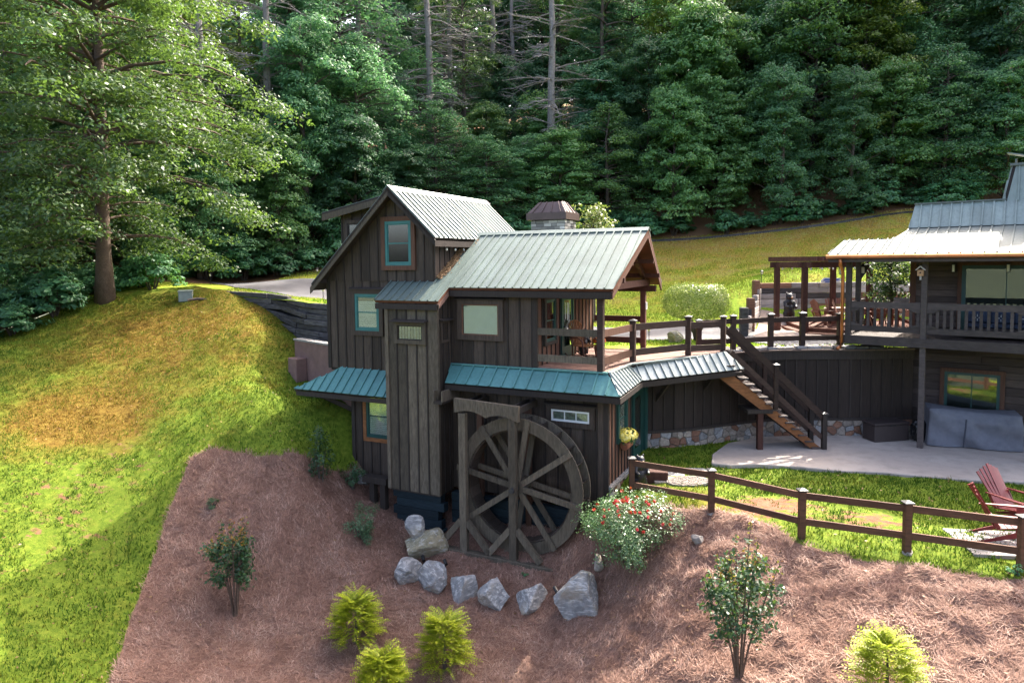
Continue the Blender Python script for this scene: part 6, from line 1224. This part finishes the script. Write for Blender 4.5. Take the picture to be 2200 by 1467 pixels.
for _ in range(260):
    s = rg.uniform(2.2, WL - 0.8); p_ = wpos(s, 3.06, -rg.uniform(0.45, 0.9)); mb.ball(p_, rg.uniform(0.03, 0.10), 6, 4, (1, 1, 0.7))
tag(mb.build('river_stones', M['stone3']), 'bed of pale river stones behind the wall railing', 'stones', kind='stuff')

# ------------------------------------------------------------------ plants in the garden
def shrub(name, label, cat, loc, leafm, n, r, size, seed, asp=0.55, stems=6, group=None, hole=0.25, cz=None, barkm=None, nb=0.45, clumps=None, up=0.6):
    t = thing(name, label, cat, loc, 0, group); rg = np.random.default_rng(seed); cz = r[2] if cz is None else cz; k = clumps or max(8, int(n / 70)); Ps, Ns = [], []
    for i in range(k):
        v = rg.normal(size=3); v /= np.linalg.norm(v); v[2] = v[2] * 0.9 + 0.1; c = np.array([0, 0, cz]) + v * np.array(r) * rg.uniform(0.40, 1.12); m = n // k; cr = np.array(r) * nb * rg.uniform(0.5, 1.0)
        p = blob(rg, m, c, cr); Ps.append(p); Ns.append((p - np.array([0, 0, cz * 0.6])) / np.array(r) * 0.8 + [0, 0, up] + rg.normal(0, 0.5, (m, 3)))
    P, Nn = np.concatenate(Ps), np.concatenate(Ns); g = P[:, 2] > 0.02; link('foliage', leaves_mesh('foliage', P[g], Nn[g], size, asp, rg), t, leafm)
    for i in range(stems):
        a = rg.uniform(0, 6.283); q = rg.uniform(0.3, 0.7); MB().tube([(0.05 * math.cos(a), 0.05 * math.sin(a), -0.1), (r[0] * q * 0.5 * math.cos(a), r[1] * q * 0.5 * math.sin(a), cz * 0.7), (r[0] * q * math.cos(a), r[1] * q * math.sin(a), cz * 1.2)], [0.025, 0.018, 0.006], 6).build('stem', barkm or M['bark'], t)
    return t
def cypress(loc, r, h, seed, label):
    t = thing('golden_cypress', label, 'shrub', loc, 0, 'golden cypress shrubs'); rg = np.random.default_rng(seed); Ps, Ns = [], []; Vv = []; nf = 330
    for i in range(nf):      # drooping feathery fronds
        a = rg.uniform(0, 6.283); t_ = rg.uniform(0, 1) ** 0.8; z0 = h * (0.10 + 0.82 * t_); rr = r * (1 - t_ ** 2.2 * 0.75) * rg.uniform(0.55, 0.95); base = np.array([math.cos(a) * rr * 0.55, math.sin(a) * rr * 0.55, z0]); L = rg.uniform(0.24, 0.42)
        d = np.array([math.cos(a), math.sin(a), rg.uniform(0.1, 0.9) + t_ * 0.6]); d /= np.linalg.norm(d); side = np.array([-math.sin(a), math.cos(a), rg.normal(0, 0.3)])
        for k in range(15):
            q = (k + 1) / 15; c = base + d * L * 1.35 * q - np.array([0, 0, 0.16 * q * q]); sg = 1 if k % 2 else -1; dd = d * 0.6 + side * sg * 0.8 - np.array([0, 0, 0.25 * q]); l = 0.115 * (1.15 - q * 0.6); w_ = np.cross(dd, [0.3, 0.2, 1.0]); w_ = w_ / (np.linalg.norm(w_) + 1e-6) * 0.015
            Vv.append([c - w_, c + dd * l * 0.5 + w_ * 0.2 + w_, c + dd * l, c + dd * l * 0.5 - w_])
    Vv = np.array(Vv); link('foliage', np_mesh('foliage', Vv.reshape(-1, 3), np.arange(len(Vv) * 4).reshape(-1, 4)), t, M['leaf_cyp']); MB().tube([(0, 0, -0.1), (0, 0, h * 0.75)], [0.05, 0.012], 7).build('stem', M['bark'], t)
for (x0, y0), r, h, s, lb in [((-3.8, 15.8), 0.72, 1.15, 1, 'golden feathery cypress shrub, leftmost of the three in the lower bed'), ((-1.63, 15.1), 0.66, 1.32, 2, 'golden feathery cypress shrub, the tallest in the lower bed right of centre'), ((-2.90, 14.25), 0.60, 1.05, 3, 'golden feathery cypress shrub cut by the bottom edge near the middle'), ((6.30, 11.15), 0.62, 1.15, 4, 'golden feathery cypress shrub at the bottom right below the fence')]: cypress((x0, y0, gz(x0, y0)), r, h, s, lb)
def myrtle(loc, H, Rr, seed, label, nst=7, wands=4):
    t = thing('crape_myrtle', label, 'shrub', loc, 0, 'young crape myrtles'); rg = np.random.default_rng(seed); mb = MB(); P1, P2, N1, N2 = [], [], [], []
    for i in range(nst):
        a = i * 6.283 / nst + rg.uniform(-0.3, 0.3); tilt = rg.uniform(0.15, 0.55); h = H * rg.uniform(0.62, 0.92) if i < nst - wands + 2 else H * rg.uniform(0.85, 1.0); rr = Rr * tilt * 1.3 if h < H * 0.9 else Rr * 0.35
        pts = [np.array([math.cos(a) * rr * q ** 1.3 + 0.05 * math.cos(a), math.sin(a) * rr * q ** 1.3 + 0.05 * math.sin(a), h * q]) for q in (0, 0.25, 0.5, 0.75, 1.0)]; mb.tube(pts, [0.022, 0.018, 0.014, 0.009, 0.004], 6)
        for k in range(9):
            q = rg.uniform(0.34, 0.86); c = pts[int(q * 4)] * (1 - (q * 4) % 1) + pts[min(4, int(q * 4) + 1)] * ((q * 4) % 1); a2 = a + rg.normal(0, 1.0); l = Rr * rg.uniform(0.25, 0.62) * (1.2 - q * 0.8); e = c + np.array([math.cos(a2) * l, math.sin(a2) * l, l * rg.uniform(0.2, 0.8)])
            mb.tube([c, e], [0.007, 0.003], 4, cap=False)
            for j in range(34): f = rg.uniform(0.15, 1.1); p = c + (e - c) * f + rg.normal(0, 0.055, 3); (P2 if (p[2] > H * 0.72 and rg.random() < 0.5) else P1).append(p)
        for j in range(36): f = rg.uniform(0.62, 1.0); p = pts[3] + (pts[4] - pts[3]) * (f - 0.6) / 0.4 + rg.normal(0, 0.035, 3); (P2 if rg.random() < 0.7 else P1).append(p)
    P1, P2 = np.array(P1), np.array(P2); link('foliage', leaves_mesh('foliage', P1, rg.normal(0, 0.6, P1.shape) + [0, -0.2, 0.7], 0.085, 0.6, rg), t, M['leaf_myr']); link('young_foliage', leaves_mesh('young_foliage', P2, rg.normal(0, 0.6, P2.shape) + [0, 0, 0.6], 0.065, 0.55, rg), t, M['leaf_myo'])
    o = mb.build('stems', M['barkr'], t)
myrtle((-7.04, 16.65, gz(-7.04, 16.65)), 2.65, 0.95, 3, 'young crape myrtle with dark leaves and bare pale stems on the left bed', 9); myrtle((4.19, 12.35, gz(4.19, 12.35)), 3.15, 0.95, 8, 'tall young crape myrtle with rusty shoot tips on the right slope', 9)
t = shrub('rose_bush', 'large rose bush with silvery leaves and scattered red blooms beside the wheel', 'bush', (2.85, 16.62, gz(2.85, 16.55) - 0.05), M['leaf_rose'], 15000, (1.12, 0.95, 0.92), 0.055, 5, 0.5, 10, nb=0.34, clumps=110)
rg_ = np.random.default_rng(9); pp, nn = [], []
for i in range(46):
    v = rg_.normal(size=3); v[2] = abs(v[2]); v[1] = -abs(v[1]) * 0.8; v /= np.linalg.norm(v)
    c = np.array([0, 0, 0.95]) + v * np.array([1.12, 0.98, 0.98]) * rg_.uniform(0.92, 1.08)
    if rg_.random() < 0.75: c = np.array([-0.15 + rg_.normal(0, 0.38), -0.45 + rg_.normal(0, 0.3), 1.72 + rg_.normal(0, 0.15)])
    for k in range(9): d = rg_.normal(size=3); d /= np.linalg.norm(d); pp.append(c + d * 0.03); nn.append(d)
link('blossoms', leaves_mesh('blossoms', np.array(pp), np.array(nn), 0.07, 0.85, rg_), t, M['petal_r'])['kind'] = 'stuff'
shrub('low_shrub', 'dark upright shrub in the grass left of the cottage foot', 'shrub', (-5.95, 20.7, gz(-5.95, 20.7)), M['leaf_myr'], 1500, (0.40, 0.4, 0.8), 0.075, 12, nb=0.5, clumps=26); shrub('low_shrub', 'small dark shrub against the left foot of the cottage', 'shrub', (-5.2, 21.6, gz(-5.2, 21.6)), M['leaf_jun'], 900, (0.35, 0.3, 0.4), 0.07, 13, clumps=18)
shrub('trailing_shrub', 'feathery green shrub trailing down the straw left of the boulders', 'shrub', (-4.35, 19.15, gz(-4.35, 19.15) - 0.15), M['leaf_jun'], 2600, (0.5, 0.55, 0.55), 0.06, 14, 0.35, clumps=44, nb=0.36)
shrub('dry_tuft', 'little dry grey-green tuft on the upper straw slope', 'plant', (-8.54, 18.97, gz(-8.54, 18.97)), M['leaf_jun'], 260, (0.22, 0.2, 0.14), 0.10, 15, 0.15)
shrub('weed', 'tiny green weed at the front beam of the wheel stand', 'plant', (0.25, 17.85, gz(0.25, 17.85)), M['leaf_rho'], 60, (0.10, 0.1, 0.06), 0.07, 16, 0.4, 2); shrub('weed', 'little green clump below the last fence post', 'plant', (9.95, 13.2, gz(9.95, 13.2)), M['leaf_rho'], 150, (0.2, 0.15, 0.1), 0.07, 17, 0.4, 2)
shrub('flowering_plant', 'small white flowered plant at the left corner of the cottage', 'plant', (-7.1, 27.2, zu(-7.1, 27.2)), M['leaf_rose'], 420, (0.32, 0.3, 0.4), 0.07, 18)
# clipped topiary tree
t = thing('topiary_tree', 'clipped flat-topped round tree with pale leaves behind the deck rails', 'tree', (7.05, 26.0, zu(7.05, 26.0))); rg_ = np.random.default_rng(3); n = 15000; a = rg_.uniform(0, 6.283, n); b_ = rg_.uniform(-1, 1, n); rr = np.sqrt(1 - b_ ** 2) ** 0.62; q = rg_.uniform(0.72, 1.0, n) ** 0.5
P = np.stack([1.26 * rr * np.cos(a) * q, 1.12 * rr * np.sin(a) * q, 1.52 + 0.66 * np.sign(b_) * np.abs(b_) ** 0.85 * q], 1); P += rg_.normal(0, 0.03, P.shape); P *= (1 + 0.06 * np.sin(P[:, 0] * 4 + P[:, 1] * 3) * np.cos(P[:, 1] * 5 + P[:, 2] * 4))[:, None] * [1, 1, 0.5] + [0, 0, 0.5]
link('crown', leaves_mesh('crown', P, (P - [0, 0, 1.5]) + rg_.normal(0, 0.45, P.shape), 0.07, 0.6, rg_), t, M['leaf_top'])
mb = MB()
for i in range(7): a_ = i * 0.9; mb.tube([(0.03 * math.cos(a_), 0.03 * math.sin(a_), -0.1), (0.10 * math.cos(a_), 0.10 * math.sin(a_), 0.3), (0.5 * math.cos(a_), 0.45 * math.sin(a_), 1.0), (0.8 * math.cos(a_), 0.7 * math.sin(a_), 1.5)], [0.06, 0.05, 0.035, 0.015], 7)
mb.build('trunk', M['bark'], t, smooth=True)
def small_tree(name, label, loc, H, Rr, leafm, size, seed, nb=34, per=26, h0=0.35, group=None, clus=0.35, barkm=None):
    t = thing(name, label, 'tree', loc, 0, group); rg = np.random.default_rng(seed); P, Nn, pa = crown(rg, H, H * h0, Rr, nb, size, per, 0.35, 0.5, 0.5, clus); link('crown', leaves_mesh('crown', P, Nn, size, 0.55, rg), t, leafm); link('trunk', trunk_mesh('trunk', H * 0.9, 0.05 * H ** 0.6, pa, seed=seed), t, barkm or M['bark']); return t
small_tree('small_tree', 'pale leaved small tree rising behind the stone chimney', (3.95, 33.0, zu(3.95, 33.0)), 5.5, 1.25, M['leaf_top'], 0.16, 21, 46, 26, 0.35); small_tree('small_tree', 'round dark green tree behind the lodge porch columns', (14.75, 26.6, 3.05), 3.35, 0.95, M['leaf_oak'], 0.11, 22, 44, 30, 0.45)

# ------------------------------------------------------------------ the big tree on the knoll
t = thing('oak_tree', 'big broad tree with layered boughs standing at the left end of the knoll', 'tree', (-18.5, 31.0, zl(-18.5, 31.0)))
rg_ = np.random.default_rng(31); P, Nn, pa = crown(rg_, 21.5, 2.2, 7.6, 200, 0.2, 85, 0.50, 0.22, 0.34, 0.95, lambda q: (0.74 + 0.32 * math.sin(q * 3.0)) * (1 - q ** 3 * 0.6), 1.25)
link('crown', leaves_mesh('crown', P, Nn, 0.19, 0.5, rg_), t, M['leaf_oak']); link('trunk', trunk_mesh('trunk', 19, 0.35, [(q, r_ * 0.55) for q, r_ in pa], (0.3, 0.2), 12, 0.15, 4, 1.35), t, M['barkr'])

# ------------------------------------------------------------------ the wood behind: prototypes whose meshes are shared by individual trees
PROTO = {}
def proto(key, H, h0, Rm, nb, size, per, leafm, seed, asp=0.55, bark='bark', droop=0.5, rise=0.25, flat=0.3, clus=0.6, prof=None, rt=0.24):
    rg = np.random.default_rng(seed); P, Nn, pa = lobed(rg, H, h0, Rm, nb, per, clus=clus) if flat is None else crown(rg, H, h0, Rm, nb, size, per, droop, rise, flat, clus, prof); me = leaves_mesh('crown', P, Nn, size, asp, rg); me.materials.append(M[leafm]); tm = trunk_mesh('trunk', H * 0.96, rt, pa, (rg.normal(0, 0.3), rg.normal(0, 0.3)), 8, 0.2, seed); tm.materials.append(M[bark]); PROTO[key] = (me, tm, len(P))
for k in range(4): proto('broad%d' % k, 12 + k, 0.4, 4.0, 20 + k, 0.19 + 0.03 * (k % 3), 50, ('leaf_for', 'leaf_mid', 'leaf_drk', 'leaf_for')[k], 100 + k, clus=0.62, flat=None)
proto('tall0', 19, 1.5, 4.6, 30, 0.24, 44, 'leaf_drk', 110, clus=0.75, flat=None); proto('tall1', 20, 2.0, 4.6, 96, 0.24, 42, 'leaf_mid', 111, clus=0.9, flat=0.38, droop=0.42)
proto('sunny0', 15, 0.8, 4.0, 24, 0.21, 44, 'leaf_yel', 120, clus=0.65, flat=None); proto('sunny1', 16, 0.8, 4.2, 84, 0.22, 40, 'leaf_yel', 121, clus=0.78, flat=0.38, droop=0.42)
proto('layer0', 14, 0.5, 4.4, 88, 0.21, 40, 'leaf_for', 151, clus=0.75, flat=0.34, droop=0.45); proto('layer1', 13, 0.5, 4.4, 80, 0.21, 40, 'leaf_mid', 152, clus=0.75, flat=0.34, droop=0.40)
proto('pine0', 24, 9.0, 3.6, 66, 0.34, 30, 'leaf_pine', 131, asp=0.14, droop=0.25, rise=0.2, flat=0.25, clus=0.62, rt=0.27); proto('pine1', 22, 5.0, 3.2, 66, 0.34, 28, 'leaf_pine', 132, asp=0.14, droop=0.25, rise=0.2, flat=0.25, clus=0.62, rt=0.25)
def dead_mesh(seed, H):
    rg = random.Random(seed); mb = MB(); pts = [(0.12 * rg.uniform(-1, 1), 0.12 * rg.uniform(-1, 1), -0.5 + (H + 0.5) * k / 8) for k in range(9)]; mb.tube(pts, [0.30 * (1 - 0.7 * k / 8) for k in range(9)], 9)
    for i in range(100):
        z = rg.uniform(4.0, H * 0.95); a = rg.uniform(0, 6.283); L = rg.uniform(1.6, 4.4) * (1 - 0.45 * z / H); s = rg.uniform(-0.15, 0.35); P = [Vector((math.cos(a) * L * q, math.sin(a) * L * q, z + L * s * q - 0.5 * L * q * q * (0.5 - s) + rg.uniform(-0.05, 0.05))) for q in (0, 0.3, 0.6, 1.0)]
        mb.tube(P, [0.055, 0.042, 0.030, 0.012], 4, cap=False)
        for j in range(11):
            q = rg.uniform(0.25, 1.0); f = q * 3; k = min(2, int(f)); c = P[k].lerp(P[k + 1], f - k); a2 = a + rg.choice((-1, 1)) * rg.uniform(0.4, 1.1); l = rg.uniform(0.3, 0.9); e = c + Vector((math.cos(a2) * l, math.sin(a2) * l, rg.uniform(-0.4, 0.3) * l)); mb.tube([c, (c + e) / 2 + Vector((0, 0, 0.04)), e], [0.018, 0.014, 0.008], 3, cap=False)
    return mb.mesh('trunk')
for k in range(3): PROTO['dead%d' % k] = dead_mesh(140 + k, 25); PROTO['dead%d' % k].materials.append(M['deadw'])
ORD = ['first', 'second', 'third', 'fourth', 'fifth', 'sixth', 'seventh', 'eighth', 'ninth', 'tenth', 'eleventh', 'twelfth', 'thirteenth', 'fourteenth', 'fifteenth', 'sixteenth', 'seventeenth', 'eighteenth', 'nineteenth', 'twentieth', 'twenty-first', 'twenty-second', 'twenty-third', 'twenty-fourth', 'twenty-fifth', 'twenty-sixth', 'twenty-seventh', 'twenty-eighth', 'twenty-ninth', 'thirtieth', 'thirty-first', 'thirty-second', 'thirty-third', 'thirty-fourth']
def plant_tree(key, x0, y0, s, rz, label, group, sz=None, crown_mat=None):
    t = thing('pine_tree' if key.startswith('pine') else 'dead_pine' if key.startswith('dead') else 'forest_tree', label, 'tree', (x0, y0, zu(x0, y0) - 0.1), rz, group); t.scale = (s, s, sz or s); p = PROTO[key]
    if key.startswith('dead'): link('trunk', p, t)
    else: link('crown', p[0], t); link('trunk', p[1], t)
    return t
rw = random.Random(77)
ROWS = [('front', 1.8, 3.7), ('second', 5.5, 4.3), ('third', 10.5, 4.6), ('fourth', 17, 5.2), ('fifth', 25, 5.5), ('back', 35, 6.0)]
def hcap(px, row):
    """how tall the trees stand along the wood's edge, left to right"""
    return float(np.interp(px, [0, 300, 560, 680, 780, 880, 1000, 1180, 1260, 1500, 1800, 2000, 2200], [17, 15, 10, 15, 13, 8, 8.5, 8.5, 12, 15, 15, 13, 14])) * (0.72 if row == 0 else 1.0)
for ri, (rname, off, spc) in enumerate(ROWS):
    items = []; x0 = -62.0
    while x0 < 62:
        x1 = x0 + rw.uniform(-0.3, 0.3) * spc; y1 = float(edgeY(np.array([x1]))[0]) + off + rw.uniform(-0.25, 0.25) * spc; x0 += spc
        if abs(x1) > y1 * 0.80 + 2.5: continue
        items.append((x1, y1))
    for i, (x1, y1) in enumerate(items):
        px = 1100 + 1467 * x1 / y1
        if ri <= 1: H = hcap(px, ri) * rw.uniform(0.85, 1.15); key = rw.choice(['broad0', 'broad1', 'broad2', 'layer0', 'layer1', 'layer0', 'broad3', 'sunny0' if (px > 1450 and rw.random() < 0.7) or px < 350 else 'broad1'])
        elif ri == 2: H = hcap(px, 1) * rw.uniform(1.1, 1.35) + 2; key = rw.choice(['tall0', 'tall1', 'layer0', 'sunny1' if px > 1300 or px < 600 else 'tall0'])
        elif 760 < px < 1270:
            if ri == 3 and rw.random() < 0.75: plant_tree(rw.choice(['dead0', 'dead1', 'dead2']), x1, y1, 0.9, rw.uniform(0, 6.283), '%s tree from the left in the %s row of the wood, a bare pine' % (ORD[i], rname), '%s row of the wood' % rname, 1.1); continue
            H = rw.uniform(22, 26); key = 'pine1' if ri < 4 else 'tall0'
        else: H = rw.uniform(19, 24); key = rw.choice(['tall0', 'tall1', 'pine1', 'broad3', 'sunny1'])
        base = {'layer0': 14, 'layer1': 13, 'broad0': 12, 'broad1': 13, 'broad2': 14, 'broad3': 15, 'tall0': 19, 'tall1': 20, 'sunny0': 15, 'sunny1': 16, 'pine0': 24, 'pine1': 22}[key]; sz = H / base; s = max(sz, 0.75) * rw.uniform(0.95, 1.2)
        plant_tree(key, x1, y1, s, rw.uniform(0, 6.283), '%s tree from the left in the %s row of the wood' % (ORD[i], rname), '%s row of the wood' % rname, sz)
DP = [(-19.6, 44.0, 'dead0', 'bare grey pine trunk rising right of the big knoll tree'), (-16.2, 46.6, 'dead1', 'bare grey pine with drooping twigs left of the gable peak'), (-6.2, 53.0, 'dead2', 'tall bare grey pine with spreading limbs above the gable ridge'), (-5.1, 59.0, 'dead0', 'thin bare pine just right of the tall one above the ridge'), (-1.5, 60.5, 'dead1', 'bare pine in shadow between the two tallest bare pines'), (3.3, 53.6, 'dead0', 'tall bare grey pine above the stone chimney'), (-11.2, 52.0, 'dead2', 'bare pine left of the tall one above the ridge')]
for i, (x1, y1, k, lb) in enumerate(DP): plant_tree(k, x1, y1, 1.0 + 0.1 * (i % 3), i * 1.3, lb, 'bare pines', 1.15)
for i, (x1, y1, k, lb) in enumerate([(25.6, 54.0, 'pine0', 'dark trunked pine above the pergola, left of a close pair'), (27.4, 55.0, 'pine1', 'dark trunked pine above the pergola, right of a close pair'), (35.5, 53.0, 'pine0', 'tall pine above the lodge mansard roof'), (38.5, 56.0, 'pine1', 'tall pine at the upper right corner'), (-3.8, 57.5, 'pine1', 'green needled pine behind the tall bare pine'), (8.0, 58.0, 'pine0', 'pine with green needles right of the chimney'), (14.5, 60.0, 'pine1', 'pine standing above the porch roof peak'), (-24, 50, 'pine0', 'pine half hidden behind the big knoll tree')]): plant_tree(k, x1, y1, 1.0, i * 1.1, lb, 'green pines', 1.1)
t = thing('forest_tree', 'slim pale trunked tree standing alone at the edge of the road above the bank', 'tree', (14.2, 53.2, zu(14.2, 53.2))); link('trunk', trunk_mesh('trunk', 9, 0.26, None, (0.1, 0), 9, 0.1, 9), t, M['deadw'])
link('crown', PROTO['broad1'][0], t).location = (0, 0, 2.6)
# broad-leaved shrubs along the foot of the wood
def bush_mesh(seed, r, n=2600, size=0.24):
    rg = np.random.default_rng(seed); Ps, Ns = [], []
    for i in range(46):
        v = rg.normal(size=3); v /= np.linalg.norm(v); v[2] = abs(v[2]); c = v * np.array(r) * rg.uniform(0.5, 0.95) + [0, 0, r[2] * 0.2]; p = blob(rg, n // 46, c, (0.42, 0.42, 0.16)); Ps.append(p); Ns.append((p - c) * [1.6, 1.6, 0.5] + v * 0.5 + [0, 0, 0.7] + rg.normal(0, 0.3, p.shape))
    P, Nn = np.concatenate(Ps), np.concatenate(Ns); return leaves_mesh('foliage', P, Nn, size, 0.42, rg)
BM = [bush_mesh(200 + k, (1.45, 1.35, 1.7)) for k in range(4)]
for m_ in BM: m_.materials.append(M['leaf_rho'])
sm = MB()
for i in range(6): a_ = i * 1.05; sm.tube([(0.04 * math.cos(a_), 0.04 * math.sin(a_), -0.15), (0.35 * math.cos(a_), 0.35 * math.sin(a_), 0.8), (0.7 * math.cos(a_), 0.7 * math.sin(a_), 1.5)], [0.04, 0.03, 0.01], 5)
SM = sm.mesh('stem'); SM.materials.append(M['bark'])
def bush(x0, y0, z, s, label, group, i): t = thing('broadleaf_shrub', label, 'shrub', (x0, y0, z), i * 1.7, group); t.scale = (s, s, s * (0.9 + 0.2 * (i % 3) / 2)); link('foliage', BM[i % 4], t); link('stem', SM, t)
LB = [(-21.5, 26.6), (-20.6, 28.0), (-22.6, 28.2), (-21.3, 29.4), (-19.9, 29.6), (-23.0, 30.2), (-20.6, 30.9), (-21.8, 31.8), (-19.6, 32.4), (-23.8, 32.4), (-17.6, 33.4), (-21, 33.8), (-18.9, 34.8)]
LB.sort(key=lambda p: p[0] / p[1])
for i, (x0, y0) in enumerate(LB): bush(x0, y0, max(zl(x0, y0) if y0 < 31 else 0, zu(x0, y0)) - 0.1, 0.85 + 0.25 * ((i * 7) % 5) / 4, '%s glossy broadleaf shrub from the left at the foot of the big tree' % ORD[i], 'shrubs below the big tree', i)
xs_ = list(np.arange(-19.5, 32, 1.75))
for i, x0 in enumerate(xs_):
    y0 = float(edgeY(np.array([x0]))[0]) + (0.2 if x0 < 6 else 0.5) + rw.uniform(-0.4, 0.5); s = rw.uniform(0.85, 1.3) if x0 < 6 else rw.uniform(0.75, 1.15)
    if 12.9 < x0 < 15.0: continue
    bush(x0, y0, zu(x0, y0) - 0.1, s, '%s shrub from the left along the foot of the wood' % ORD[min(i, 33)], 'shrubs along the foot of the wood', i + 3)
